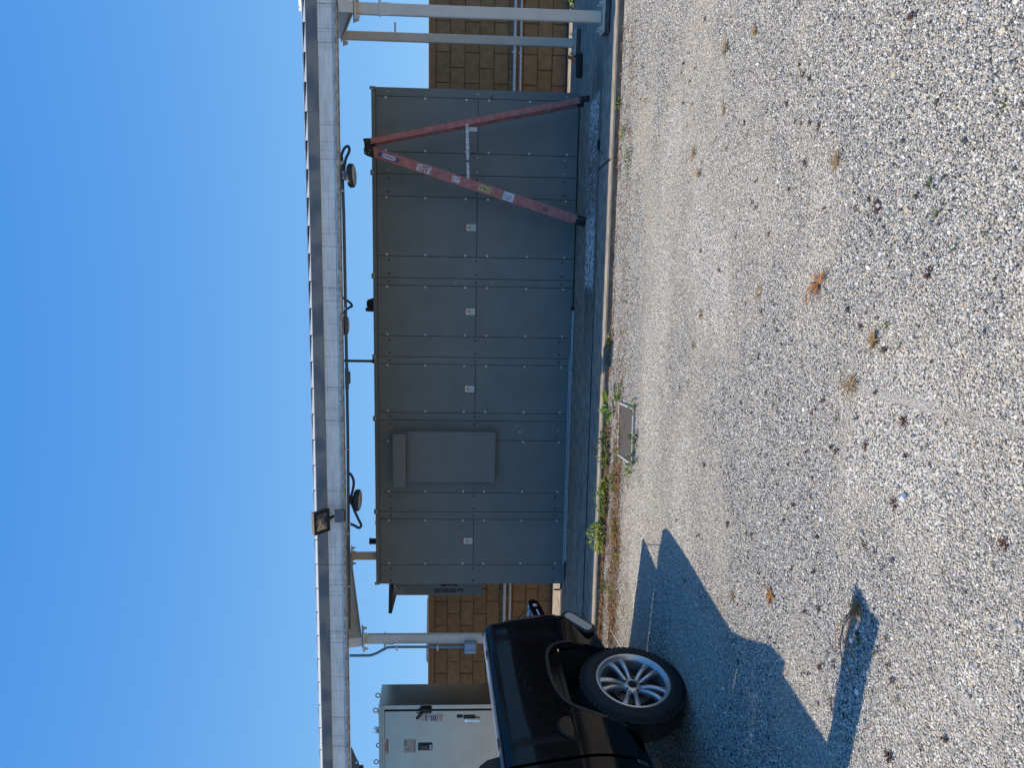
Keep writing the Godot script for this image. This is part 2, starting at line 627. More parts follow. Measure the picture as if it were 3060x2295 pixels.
func make_pad() -> void:
	var n1 := noise(61, 1.2, 4)
	var n2 := noise(62, 5.0, 3)
	var n3 := noise(63, 0.6, 3)
	var main_tint := func(x: float, z: float) -> Color:
		var k := 0.86 + n1.get_noise_2d(x * 0.5, z * 3.0) * 0.16 + n2.get_noise_2d(x, z) * 0.08
		# a damp dirty band along the joint, dirtiest by the right-hand legs
		var band := smoothstep(0.78, 0.95, z) * smoothstep(1.60, 1.45, z)
		k *= 1.0 - band * (0.34 + 0.12 * n1.get_noise_2d(x * 2.0, z)) * smoothstep(-1.4, -0.2, x) * smoothstep(2.25, 1.9, x)
		var blot := exp(-pow((z - 1.32) / 0.18, 2.0)) * smoothstep(1.78, 1.86, x) * smoothstep(2.6, 2.1, x)
		k *= 1.0 - 0.30 * blot
		k *= 1.0 - 0.35 * smoothstep(1.5, 1.535, z) * smoothstep(0.2, -1.5, x)
		return Color(k * 1.0, k * 0.985, k * 0.96)
	var walk_tint := func(x: float, z: float) -> Color:
		var k := 0.80 + n1.get_noise_2d(x * 0.6, z * 2.0 + 9.0) * 0.10 + n2.get_noise_2d(x, z + 7.0) * 0.07
		return Color(k, k * 0.99, k * 0.97)
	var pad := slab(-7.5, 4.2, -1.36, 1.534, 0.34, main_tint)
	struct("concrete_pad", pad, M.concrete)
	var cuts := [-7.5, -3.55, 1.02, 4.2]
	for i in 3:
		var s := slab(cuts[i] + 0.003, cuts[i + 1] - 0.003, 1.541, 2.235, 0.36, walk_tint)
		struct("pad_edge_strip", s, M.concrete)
	var dirt := mb()
	var dn := noise(66, 3.0, 3)
	var prev := []
	for i in 260:
		var x := lerpf(-4.6, 1.9, i / 259.0)
		var wide := maxf(0.0, 0.006 + dn.get_noise_1d(x * 8.0) * 0.016 + 0.016 * smoothstep(0.2, -1.6, x))
		var z := 1.5375 - wide * 0.35
		var cur := [Vector3(x, 0.003, z - wide), Vector3(x, 0.003, z + wide * 0.7)]
		if i > 0:
			quad(dirt, prev[0], cur[0], cur[1], prev[1], Vector3.UP)
		prev = cur
	struct("joint_dirt", dirt, mat(0.035, 0.028, 0.022, 0.95))
	# white efflorescence with a ragged outline, a thin crust on the slab
	var w := 768
	var h := 224
	var a := noise(71, 0.022, 4)
	var b := noise(72, 0.055, 4)
	var im := Image.create(w, h, false, Image.FORMAT_RGBA8)
	for y in h:
		for x in w:
			var u := float(x) / w
			var v := float(y) / h
			var dense := 0.10 - 0.38 * smoothstep(0.30, 0.50, u) + 0.34 * smoothstep(0.66, 0.95, u)
			dense -= 0.7 * smoothstep(0.84, 1.0, v) + 0.7 * smoothstep(0.12, 0.0, v) + 0.6 * smoothstep(0.05, 0.0, u) + 0.5 * smoothstep(0.96, 1.0, u)
			var t := dense + a.get_noise_2d(x * 0.8, y * 1.3) * 0.55 + b.get_noise_2d(x, y * 1.3) * 0.95
			var on := t > 0.0
			im.set_pixel(x, y, Color(0.93, 0.91, 0.88, 1.0 if on else 0.0))
	var wm := StandardMaterial3D.new()
	wm.albedo_texture = ImageTexture.create_from_image(im)
	wm.transparency = BaseMaterial3D.TRANSPARENCY_ALPHA_SCISSOR
	wm.alpha_scissor_threshold = 0.5
	wm.roughness = 0.95
	var st := mb()
	face_uv(st, Vector3(-0.19, 0.004, 0.80), Vector3(1.80, 0.004, 0.80), Vector3(1.80, 0.004, 1.50), Vector3(-0.19, 0.004, 1.50), Vector3.UP)
	struct("white_mineral_crust", st, wm)

# ------------------------------------------------------------------ block wall
func make_wall() -> void:
	var wall := thing("block_wall", "tan painted concrete block wall behind the canopy and cabinet", "wall", Vector3(0, -0.055, -1.95))
	var bm := []
	for k in 4:
		var t: float = [0.0, 0.05, -0.05, 0.02][k]
		var m := tri_mat(mottle(256, 80 + k, 0.02, Color(0.215 + t * 0.35, 0.126 + t * 0.24, 0.057 + t * 0.13), Color(0.28 + t * 0.35, 0.169 + t * 0.24, 0.081 + t * 0.13), 0.5), 0.7, 0.9)
		bump(m, l8(grey(noise(90 + k, 0.2, 3), 256, 256), 256, 256), 0.25)
		bm.append(m)
	var mortar := tri_mat(mottle(256, 85, 0.03, Color(0.075, 0.045, 0.022), Color(0.17, 0.105, 0.052), 0.5), 0.5, 0.95)
	var st := mb()
	bx(st, Vector3(-11.0, -0.4, -0.19), Vector3(10.0, 1.925, -0.012))
	obj("wall_core", st, mortar, wall)
	var bricks := []
	for k in 3:
		st = mb()
		cbox(st, Vector3(0, 0, -0.02), Vector3(0.3975, 0.1945, 0.045), 0.004)
		bricks.append(st.commit())
	var cap_mesh: ArrayMesh
	st = mb()
	cbox(st, Vector3(0, 0, -0.09), Vector3(0.811, 0.098, 0.225), 0.006)
	cap_mesh = st.commit()
	for row in 9:
		var y := 1.840 - 0.2032 * (row + 0.5)
		var phase := 3.243 if row % 2 == 0 else 3.446
		for i in 30:
			var x := phase - 0.4064 * (i - 3)
			if x < -6.7 or x > 4.75:
				continue
			var tf := Transform3D(Basis(Vector3.FORWARD, rng.randfn() * 0.003), Vector3(x + rng.randfn() * 0.0015, y + rng.randfn() * 0.001, rng.randf_range(-0.003, 0.003)))
			put("block", bricks[i % 3], bm[rng.randi() % 4], wall, tf)
	for i in 16:
		put("cap_block", cap_mesh, bm[rng.randi() % 4], wall, Transform3D(Basis(), Vector3(5.27 - 0.8165 * i, 1.8905, rng.randf_range(-0.003, 0.003))))
	for k in 2:
		var y: float = [0.74, 0.655][k]
		var r: float = [0.0225, 0.0165][k]
		var t := thing("wall_conduit", ["thicker upper galvanised conduit running along the block wall", "thinner lower galvanised conduit running along the block wall"][k], "conduit", Vector3(0, 0, -1.90))
		st = mb()
		cyl(st, Vector3(-8.0, y - 0.045, 0), Vector3(5.2, y - 0.045 - 0.008, 0), r, r, 14)
		obj("pipe", st, M.galv, t)
		for x in [-5.0, -2.0, 1.0, 3.05]:
			st = mb()
			cbox(st, Vector3(x, y - 0.045, -0.01), Vector3(0.03, r * 2.6, r * 2.4), 0.003)
			obj("clamp", st, M.galv, t)
		for x in [-6.2, 0.9, 2.4]:
			st = mb()
			cyl(st, Vector3(x - 0.04, y - 0.046, 0), Vector3(x + 0.04, y - 0.046, 0), r * 1.15, r * 1.15, 14)
			obj("coupling", st, M.galv, t)
	var v := thing("vehicle_roof", "long pale vehicle roof with dark slots showing just over the block wall", "vehicle", Vector3(-6.1, 1.35, -3.2))
	st = mb()
	prism(st, pv([-0.66, -0.6, 0.62, -0.6, 0.62, 0.58, 0.58, 0.62, -0.55, 0.635, -0.62, 0.60, -0.66, 0.5]), -0.9, 0.25)
	obj("roof_body", st, mat(0.62, 0.56, 0.50, 0.5), v)
	for x in [0.29, -0.24, -0.41]:
		st = mb()
		cbox(st, Vector3(x, 0.597, 0.252), Vector3(0.05, 0.02, 0.012), 0.004)
		obj("slot", st, M.black, v)

# ------------------------------------------------------------------ switchgear cabinet
func warning_sticker() -> StandardMaterial3D:
	var im := sheet(60, 104, Color(0.86, 0.87, 0.87))
	rect(im, 0, 0, 60, 13, Color(0.62, 0.10, 0.08))
	lines(im, 8, 52, 4, 9, 5, 4, Color(0.9, 0.85, 0.82))
	rect(im, 0, 13, 60, 2, Color(0.1, 0.1, 0.1))
	triangle_mark(im, 30, 20, 38, Color(0.93, 0.80, 0.10), Color(0.08, 0.08, 0.06))
	lines(im, 6, 54, 64, 98, 6, 2, Color(0.35, 0.36, 0.38))
	return print_mat(im)

func make_switchgear() -> void:
	var g := thing("switchgear_cabinet", "long grey steel switchgear cabinet of six bolted bays on the pad", "electrical cabinet")
	var st := mb()
	bx(st, Vector3(-3.918, 0.012, -1.08), Vector3(2.082, 2.352, -0.014))
	obj("body", st, M.paint, g)
	st = mb()
	bx(st, Vector3(-3.905, 0.02, -0.0139), Vector3(2.069, 2.350, -0.010))
	obj("joint_backing", st, M.gap, g)
	# columns of the front from the right: x right, x left, kind
	var cols := [
		[2.082, 1.985, "end"], [1.985, 1.372, "door"], [1.372, 1.125, "slot"], [1.125, 0.873, "plug2"], [0.873, 0.185, "door"], [0.185, -0.069, "plug2"], [-0.069, -0.160, "plug1"],
		[-0.160, -0.763, "door"], [-0.763, -1.015, "plug2"], [-1.015, -1.103, "plug1"], [-1.103, -1.702, "door"], [-1.702, -1.798, "plug1"], [-1.798, -2.045, "plug2"], [-2.045, -2.717, "door"],
		[-2.717, -2.963, "plug2"], [-2.963, -3.061, "plug1"], [-3.061, -3.664, "door"], [-3.664, -3.918, "plug2"]]
	var bs := mb()
	lathe(bs, [Vector2(0.0125, 0.0), Vector2(0.0125, 0.003), Vector2(0.0085, 0.004), Vector2(0.0075, 0.0075), Vector2(0.004, 0.009), Vector2(0, 0.0094)], 12, Transform3D(Basis(Vector3.RIGHT, PI / 2), Vector3.ZERO))
	var bolt_mesh := bs.commit()
	bs = mb()
	lathe(bs, [Vector2(0.0105, 0.0), Vector2(0.0105, 0.0025), Vector2(0.008, 0.004), Vector2(0, 0.0042)], 14, Transform3D(Basis(Vector3.RIGHT, PI / 2), Vector3.ZERO))
	var plug_mesh := bs.commit()
	bs = mb()
	cbox(bs, Vector3(0, 0, 0.003), Vector3(0.009, 0.022, 0.007), 0.002)
	var slot_mesh := bs.commit()
	var sticker := warning_sticker()
	var doors := [1, 4, 7, 10, 13, 16]
	for i in cols.size():
		var xr: float = cols[i][0] - 0.0024
		var xl: float = cols[i][1] + 0.0024
		if i == 0:
			xr += 0.0024
		if i == cols.size() - 1:
			xl -= 0.0024
		var kind: String = cols[i][2]
		var cx := (xl + xr) * 0.5
		if kind == "door":
			for half in 2:
				st = mb()
				var y0: float = 1.1815 if half == 0 else 0.014
				var y1: float = 2.3485 if half == 0 else 1.1765
				bx(st, Vector3(xl, y0, -0.0095), Vector3(xr, y1, 0.001 + rng.randf() * 0.0012), 0.0022)
				obj("door_panel", st, M.paint, g)
				for y in [[2.239, 1.788, 1.315], [1.052, 0.580, 0.133]][half]:
					for s in [-1, 1]:
						put("bolt", bolt_mesh, M.bolt, g, Transform3D(Basis(Vector3.BACK, rng.randf() * 3.0), Vector3(cx + s * ((xr - xl) * 0.5 - 0.014), y, 0.0015)))
			if i != 1 and i != 13:
				var at := Transform3D(Basis(), Vector3(cx + (0.015 if i == 16 else 0.0), 1.256, 0.0))
				st = mb()
				bx(st, Vector3(-0.0375, -0.064, 0.0022), Vector3(0.0375, 0.066, 0.0038))
				var lab := put("warning_sticker", st.commit(), M.white, g, at)
				st = mb()
				face_uv(st, Vector3(-0.0375, 0.066, 0.0042), Vector3(0.0375, 0.066, 0.0042), Vector3(0.0375, -0.064, 0.0042), Vector3(-0.0375, -0.064, 0.0042), Vector3.BACK)
				obj("printed_face", st, sticker, lab)
		else:
			st = mb()
			bx(st, Vector3(xl, 0.014, -0.0095), Vector3(xr, 2.3485, 0.0008 + rng.randf() * 0.001), 0.0022)
			obj("strip_panel", st, M.paint, g)
			for y in [2.212, 1.184, 0.160]:
				if kind == "plug2":
					for s in [-0.038, 0.038]:
						put("black_plug", plug_mesh, M.black, g, Transform3D(Basis(), Vector3(cx + s * (2.1 if xr - xl > 0.2 else 1.0), y, 0.0012)))
				elif kind == "plug1":
					put("black_plug", plug_mesh, M.black, g, Transform3D(Basis(), Vector3(cx, y, 0.0012)))
				elif kind == "slot":
					for s in [-0.08, 0.08]:
						put("slotted_screw", slot_mesh, M.bolt, g, Transform3D(Basis(Vector3.BACK, rng.randf_range(-0.6, 0.6)), Vector3(cx + s, y, 0.0012)))
				else:
					put("bolt", slot_mesh, M.bolt, g, Transform3D(Basis(), Vector3(cx, y, 0.0012)))
	# roof with a drip edge and small bolted lugs
	st = mb()
	prism(st, pv([0.006, 2.3535, 0.006, 2.398, 0.0, 2.402, -1.09, 2.43, -1.095, 2.3535]), -3.922, 2.086, Transform3D(Basis(Vector3(0, 0, 1), Vector3.UP, Vector3(1, 0, 0)), Vector3.ZERO))
	obj("roof", st, M.paint, g)
	for x in [2.068, 1.131, -0.056, -1.021, -1.779, -2.962, -3.908]:
		st = mb()
		cbox(st, Vector3(x, 2.393, 0.012), Vector3(0.035 if absf(x) > 2.0 and x != -2.962 else 0.062, 0.052, 0.014), 0.003)
		obj("lug", st, M.paint, g)
		for s in [-0.012, 0.012]:
			put("lug_bolt", bolt_mesh, M.bolt, g, Transform3D(Basis().scaled(Vector3.ONE * 0.6), Vector3(x + s, 2.388, 0.019)))
	# the protruding box with its sloping hood
	st = mb()
	bx(st, Vector3(-2.535, 0.923, 0.003), Vector3(-1.905, 2.182, 0.160), 0.004)
	obj("protruding_box", st, M.paint_box, g)
	st = mb()
	prism(st, pv([0.161, 1.995, 0.345, 1.988, 0.350, 1.993, 0.350, 2.138, 0.345, 2.143, 0.161, 2.180]), -2.539, -1.901, Transform3D(Basis(Vector3(0, 0, 1), Vector3.UP, Vector3(1, 0, 0)), Vector3.ZERO))
	obj("hood", st, M.paint_box, g)
	# scraps of old adhesive
	for q in [[-0.115, 1.424, 0.022, 0.030, 0.5], [-0.112, 0.995, 0.012, 0.03, -0.3], [-0.118, 0.375, 0.012, 0.03, 0.05], [-1.93, 0.62, 0.035, 0.045, 0.2], [-1.86, 0.66, 0.02, 0.03, 0.6], [-1.85, 0.95, 0.012, 0.018, 0.0]]:
		st = mb()
		cbox(st, Vector3.ZERO, Vector3(q[2], q[3], 0.0012), 0.0, Transform3D(Basis(Vector3.BACK, q[4]), Vector3(q[0], q[1], 0.0034)))
		obj("tape_residue", st, mat(0.30, 0.32, 0.32, 0.7), g)
	# two short black ties poking out of the joints
	for q in [[1.975, 1.04, 0.05, -0.03], [1.378, 1.255, -0.004, -0.045]]:
		st = mb()
		tube(st, [Vector3(q[0], q[1], 0.0), Vector3(q[0] + q[2] * 0.3, q[1] + q[3] * 0.2, 0.03), Vector3(q[0] + q[2], q[1] + q[3], 0.045)], 0.004, 6)
		obj("cable_tie", st, M.black, g)
	# things on the roof
	var t := thing("connector_box", "black connector block on the cabinet roof edge", "connector", Vector3(-0.42, 2.424, -0.32))
	st = mb()
	cbox(st, Vector3(0, 0.045, 0), Vector3(0.15, 0.09, 0.12), 0.01)
	obj("case", st, M.black, t)
	st = mb()
	cbox(st, Vector3(-0.05, 0.10, 0), Vector3(0.045, 0.03, 0.09), 0.005)
	cbox(st, Vector3(0.02, 0.094, 0), Vector3(0.07, 0.012, 0.10), 0.004)
	obj("terminal", st, M.black, t)
	st = mb()
	bar(st, Vector3(0.09, 0.0, 0.0), Vector3(0.07, 0.06, 0), 0.02, 0.05)
	obj("tail", st, M.black, t)
	t = thing("photocell", "small dark photocell cylinder standing on the cabinet roof", "photocell", Vector3(-3.475, 2.424, -0.32))
	st = mb()
	lathe(st, [Vector2(0, 0), Vector2(0.026, 0), Vector2(0.026, 0.012), Vector2(0.037, 0.016), Vector2(0.037, 0.088), Vector2(0.044, 0.09), Vector2(0.044, 0.105), Vector2(0.0, 0.108)], 20, Transform3D(), false)
	obj("housing", st, M.black, t)
	st = mb()
	bx(st, Vector3(-0.034, 0.028, 0.02), Vector3(0.0, 0.082, 0.034), 0.004)
	obj("window", st, M.lens, t)
	t = thing("vent_stub", "low dark vent stub on the cabinet roof", "vent", Vector3(-3.22, 2.424, -0.32))
	st = mb()
	lathe(st, [Vector2(0, 0), Vector2(0.045, 0), Vector2(0.045, 0.014), Vector2(0.03, 0.026), Vector2(0, 0.027)], 16)
	obj("cap", st, M.black, t)
	t = thing("drop_conduit", "dark vertical conduit rising from the cabinet roof to the canopy", "conduit", Vector3(-1.09, 2.41, -0.12))
	st = mb()
	cyl(st, Vector3.ZERO, Vector3(0, 0.60, 0), 0.0165, 0.0165, 12)
	obj("pipe", st, M.conduit, t)
	st = mb()
	cyl(st, Vector3(0, 0.0, 0), Vector3(0, 0.03, 0), 0.027, 0.027, 12)
	obj("hub", st, M.conduit, t)
	# long strut lying against the foot of the cabinet
	t = thing("steel_strut", "long galvanised strut lying on the pad against the cabinet foot", "strut", Vector3(0, 0, 0))
	st = mb()
	bar(st, Vector3(-0.42, 0.015, 0.050), Vector3(-3.60, 0.015, 0.045), 0.024, 0.024, 0.003, Vector3.UP)
	obj("channel", st, M.galv, t)
	st = mb()
	cyl(st, Vector3(-0.98, 0.036, 0.032), Vector3(-3.66, 0.036, 0.030), 0.009, 0.009, 10)
	obj("rod", st, M.galv, t)
	st = mb()
	cbox(st, Vector3(-0.400, 0.022, 0.060), Vector3(0.04, 0.044, 0.042), 0.004)
	obj("end_cap", st, M.black, t)

func make_side_unit() -> void:
	var t := thing("air_conditioner", "grey vented air conditioner hung on the left end of the cabinet", "air conditioner", Vector3(-3.925, 1.06, -0.30))
	var st := mb()
	bx(st, Vector3(-0.290, 0, -0.62), Vector3(0, 1.168, 0), 0.006)
	obj("case", st, M.paint, t)
	st = mb()
	for k in 4:
		for j in 4:
			if k == 0 and j == 0:
				continue
			bx(st, Vector3(-0.25 + j * 0.0155, 0.245 + k * 0.098, 0.0005), Vector3(-0.241 + j * 0.0155, 0.335 + k * 0.098, 0.0025))
	obj("vent_slot", st, M.black, t)
	st = mb()
	cbox(st, Vector3(-0.152, 0.435, 0.006), Vector3(0.022, 0.215, 0.014), 0.01)
	obj("badge", st, M.black, t)
	st = mb()
	cbox(st, Vector3(-0.150, 0.42, 0.0145), Vector3(0.008, 0.12, 0.003), 0.001)
	obj("badge_print", st, mat(0.45, 0.22, 0.17, 0.6), t)
	var im := sheet(64, 80, Color(0.62, 0.62, 0.60))
	rect(im, 4, 6, 22, 14, Color(0.35, 0.35, 0.35))
	rect(im, 40, 8, 10, 10, Color(0.15, 0.15, 0.15))
	rect(im, 50, 34, 10, 12, Color(0.2, 0.2, 0.2))
	lines(im, 5, 60, 26, 76, 7, 3, Color(0.28, 0.28, 0.28))
	st = mb()
	face_uv(st, Vector3(-0.278, 1.150, 0.003), Vector3(-0.178, 1.150, 0.003), Vector3(-0.178, 1.025, 0.003), Vector3(-0.278, 1.025, 0.003), Vector3.BACK)
	obj("data_label", st, print_mat(im), t)
	st = mb()
	lathe(st, [Vector2(0, 0), Vector2(0.011, 0), Vector2(0.009, 0.005), Vector2(0, 0.006)], 12, Transform3D(Basis(Vector3.RIGHT, PI / 2), Vector3(-0.16, 1.14, 0.001)))
	obj("screw", st, M.bolt, t)
	t = thing("rain_awning", "dark thin awning sticking out left above the air conditioner", "awning", Vector3(-3.925, 2.232, -0.30))
	st = mb()
	bar(st, Vector3(0, 0.022, -0.3), Vector3(-0.545, 0.036, -0.3), 0.046, 0.6, 0.004, Vector3.BACK)
	obj("plate", st, mat(0.03, 0.04, 0.042, 0.6), t)
	t = thing("bent_handle", "small black bent handle on the pad beside the cabinet end", "handle", Vector3(-4.10, 0.0, -0.34))
	st = mb()
	tube(st, [Vector3(0.05, 0.012, 0.0), Vector3(-0.03, 0.012, 0), Vector3(-0.06, 0.02, -0.01), Vector3(-0.065, 0.10, -0.02)], 0.011, 8)
	obj("rod", st, M.black, t)

# ------------------------------------------------------------------ canopy
func make_canopy() -> void:
	var c := thing("canopy", "cream steel canopy with corrugated roof and galvanised eave over the cabinet", "canopy")
	var st: SurfaceTool
	var rise := 0.2275
	var back := -0.57
	# frames: front post x z, rear post x z
	var frames := [[2.310, 1.80, 2.690, -0.22], [-3.675, 1.84, -3.610, -0.16], [-9.66, 1.86, -9.60, -0.16]]
	var bs := mb()
	cyl(bs, Vector3(0, 0, 0), Vector3(0, 0.016, 0), 0.019, 0.019, 6)
	cyl(bs, Vector3(0, 0.016, 0), Vector3(0, 0.038, 0), 0.011, 0.011, 8)
	var nut := bs.commit()
	for f in frames:
		var fp := Vector3(f[0], 0, f[1])
		var rp := Vector3(f[2], 0, f[3])
		var along_beam := (rp - fp).normalized()
		for k in 2:
			var p: Vector3 = fp if k == 0 else rp
			var turn := Basis(Vector3.UP, atan2(-along_beam.x, -along_beam.z) * 0.6)
			var top := 2.283 + rise * (1.80 - p.z)
			var tf := Transform3D(turn, p)
			st = mb()
			cbox(st, Vector3(0, (0.066 + top) * 0.5, 0), Vector3(0.098, top - 0.066, 0.052), 0.008, tf)
			obj("post", st, M.steel, c)
			st = mb()
			cbox(st, Vector3(0, 0.058, 0), Vector3(0.29, 0.016, 0.20), 0.003, tf)
			var bp := obj("base_plate", st, M.steel, c)
			for sx in [-0.105, 0.105]:
				for sz in [-0.062, 0.062]:
					put("anchor_nut", nut, M.steel, bp, tf * Transform3D(Basis(), Vector3(sx, 0.066, sz)))
			st = mb()
			cbox(st, Vector3(0, 0.0255, 0), Vector3(0.285, 0.049, 0.195), 0.012, tf)
			obj("grout_bed", st, M.grout, c)
			# cap plate under the beam, sloping with it
			var tilt := turn * Basis(Vector3.RIGHT, atan(rise))
			var cp := Transform3D(tilt, Vector3(p.x, top - 0.004, p.z))
			st = mb()
			cbox(st, Vector3(0, 0.004, 0), Vector3(0.205, 0.014, 0.185), 0.002, cp)
			var plate := obj("cap_plate", st, M.steel, c)
			for sx in [-0.078, 0.078]:
				for sz in [-0.065, 0.065]:
					put("cap_bolt", nut, M.steel, plate, cp * Transform3D(Basis(Vector3.RIGHT, PI), Vector3(sx, -0.003, sz)))
			# stiffener plate across the post with a stub angle on the outside
			var sy: float = 2.058 if k == 0 else 2.150
			if k == 0:
				st = mb()
				cbox(st, Vector3(0, sy, 0.0), Vector3(0.112, 0.012, 0.066), 0.002, tf)
				cbox(st, Vector3(0, sy - 0.05, 0.0275), Vector3(0.104, 0.10, 0.006), 0.001, tf)
				obj("stiffener", st, M.steel, c)
			st = mb()
			if f[0] > 0.0:
				bx(st, Vector3(0.05, sy - 0.008, -0.02), Vector3(0.05 + (0.30 if k == 0 else 0.105), sy + 0.008, 0.02), 0.001, tf)
			else:
				bx(st, Vector3(-0.125, sy - 0.006, -0.02), Vector3(-0.05, sy + 0.006, 0.02), 0.001, tf)
			obj("stub_angle", st, M.steel, c)
		# the beam: an I section from the eave to the back edge
		var zf := 1.905
		var dirn := (rp - fp) / (rp.z - fp.z)
		var a := fp + dirn * (zf - fp.z)
		var b := fp + dirn * (back + 0.03 - fp.z)
		a.y = 2.297 + rise * (1.80 - a.z)
		b.y = 2.297 + rise * (1.80 - b.z)
		var l := a.distance_to(b)
		var zb := (b - a).normalized()
		var xb := zb.cross(Vector3.UP).normalized()
		var bt := Transform3D(Basis(xb, xb.cross(zb) * -1.0, zb), a)
		bt.basis.y = zb.cross(xb).normalized()
		if bt.basis.y.y < 0:
			bt.basis.y = -bt.basis.y
			bt.basis.x = -bt.basis.x
		st = mb()
		cbox(st, Vector3(0, 0.004, l * 0.5), Vector3(0.098, 0.008, l), 0.001, bt)
		cbox(st, Vector3(0, 0.126, l * 0.5), Vector3(0.098, 0.008, l), 0.001, bt)
		cbox(st, Vector3(0, 0.065, l * 0.5), Vector3(0.007, 0.114, l), 0.0, bt)
		obj("beam", st, M.steel, c)
		st = mb()
		cbox(st, Vector3(0, 0.065, 0.006), Vector3(0.096, 0.112, 0.008), 0.001, bt)
		obj("beam_end_plate", st, M.steel, c)
		for q in [[-0.03, 0.03], [-0.03, 0.10]]:
			st = mb()
			cyl(st, bt * Vector3(0.0036, q[1], 0.06 + q[0]), bt * Vector3(-0.035, q[1], 0.06 + q[0]), 0.009, 0.009, 6)
			obj("beam_bolt", st, M.galv, c)
	# eave channel: web, rolled lower lip; a separate dark flashing above it
	var x0 := -10.6
	var x1 := 3.05
	var turn_x := Transform3D(Basis(Vector3(0, 0, 1), Vector3.UP, Vector3(1, 0, 0)), Vector3.ZERO)
	var eave_mat := eave_material()
	var prof := [Vector2(1.906, 2.592), Vector2(1.906, 2.462), Vector2(1.910, 2.456), Vector2(1.918, 2.450), Vector2(1.921, 2.443), Vector2(1.919, 2.430), Vector2(1.912, 2.417), Vector2(1.902, 2.410), Vector2(1.885, 2.409)]
	var joints := [x0, -2.86, x1]
	for k in 2:
		st = mb()
		var xa: float = joints[k] + (0.0015 if k > 0 else 0.0)
		var xb2: float = joints[k + 1] - (0.0015 if k == 0 else 0.0)
		var run := 0.0
		for i in prof.size() - 1:
			var p: Vector2 = prof[i]
			var q: Vector2 = prof[i + 1]
			var n := Vector3(0, q.x - p.x, -(q.y - p.y)).normalized()
			var nrun := run + p.distance_to(q)
			var va := run / 0.205
			var vb := nrun / 0.205
			var pts := [Vector3(xa, p.y, p.x), Vector3(xb2, p.y, p.x), Vector3(xb2, q.y, q.x), Vector3(xa, q.y, q.x)]
			var uvs := [Vector2(xa / 3.4, va), Vector2(xb2 / 3.4, va), Vector2(xb2 / 3.4, vb), Vector2(xa / 3.4, vb)]
			for j in [0, 1, 2, 0, 2, 3]:
				st.set_normal(n)
				st.set_uv(uvs[j])
				st.add_vertex(pts[j])
			run = nrun
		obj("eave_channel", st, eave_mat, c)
		st = mb()
		bx(st, Vector3(xa, 2.411, 1.880), Vector3(xb2, 2.590, 1.900))
		obj("eave_web", st, M.galv, c)
		st = mb()
		bx(st, Vector3(xa, 2.588, 1.902), Vector3(xb2, 2.690, 1.917), 0.003)
		obj("eave_flashing", st, M.galv_dark, c)
	for z in [0.65, -0.62]:
		st = mb()
		var y: float = 2.297 + rise * (1.80 - z) + 0.132
		bx(st, Vector3(x0, y, z - 0.03), Vector3(x1, y + 0.19, z - 0.026))
		bx(st, Vector3(x0, y, z - 0.026), Vector3(x1, y + 0.004, z + 0.03))
		obj("purlin", st, M.galv, c)
	# corrugated roof sheets, trapezoid ribs running up the slope
	st = mb()
	bx(st, Vector3(x0, 2.66, 1.884), Vector3(x1, 2.717, 1.889))
	obj("closure_backing", st, M.black, c)
	var pitch := 0.25
	var ys := func(z: float) -> float: return 2.722 + rise * (1.9 - z)
	var zf2 := 1.902
	var xx := x0
	var n_ribs := 0
	var sheet_st := mb()
	var x_start := x0
	while xx < 3.2:
		# shallow stiffening ribs on the upper side
		var pts := [Vector2(0, 0.0), Vector2(0.150, 0.0), Vector2(0.165, 0.004), Vector2(0.235, 0.004), Vector2(0.25, 0.0)]
		for i in 4:
			var p: Vector2 = pts[i]
			var q: Vector2 = pts[i + 1]
			quad(sheet_st, Vector3(xx + p.x, ys.call(zf2) + p.y, zf2), Vector3(xx + q.x, ys.call(zf2) + q.y, zf2), Vector3(xx + q.x, ys.call(back) + q.y, back), Vector3(xx + p.x, ys.call(back) + p.y, back), Vector3.UP)
			quad(sheet_st, Vector3(xx + p.x, ys.call(zf2) + p.y, zf2), Vector3(xx + q.x, ys.call(zf2) + q.y, zf2), Vector3(xx + q.x, ys.call(zf2) - 0.003, zf2), Vector3(xx + p.x, ys.call(zf2) - 0.003, zf2), Vector3.BACK)
		quad(sheet_st, Vector3(xx, ys.call(zf2) - 0.003, zf2), Vector3(xx + pitch, ys.call(zf2) - 0.003, zf2), Vector3(xx + pitch, ys.call(back) - 0.003, back), Vector3(xx, ys.call(back) - 0.003, back), Vector3.DOWN)
		# the pale closure tooth under each rib, worn lower towards the right-hand end
		var low := lerpf(0.030, 0.004, smoothstep(-3.2, 0.6, xx))
		var tooth := mb()
		prism(tooth, pv([xx, 0.0, xx, 0.029, xx + 0.17, lerpf(low, 0.02, 0.25) * 0.95, xx + 0.235, low * 0.9, xx + 0.248, 0.0]), -0.006, 0.0, Transform3D(Basis(Vector3.RIGHT, -0.45), Vector3(0, 2.691, 1.916)))
		if xx > -5.2 and xx < 2.9:
			obj("closure_tooth", tooth, M.white, c)
		xx += pitch
		n_ribs += 1
		if n_ribs % 4 == 0:
			obj("roof_sheet", sheet_st, M.roof, c)
			sheet_st = mb()
	obj("roof_sheet", sheet_st, M.roof, c)
	st = mb()
	prism(st, pv([1.975, ys.call(1.97) + 0.045, 1.975, ys.call(1.97) - 0.01, back, ys.call(back) - 0.01, back, ys.call(back) + 0.045]), 3.05, 3.056, turn_x)
	obj("gable_trim", st, M.white, c)
	st = mb()
	var sx := 3.02
	for i in 9:
		var z := 1.9 - i * 0.28
		cyl(st, Vector3(sx, ys.call(z) + 0.034, z), Vector3(sx, ys.call(z) + 0.052, z), 0.009, 0.009, 6)
	obj("roof_screw", st, M.galv, c)

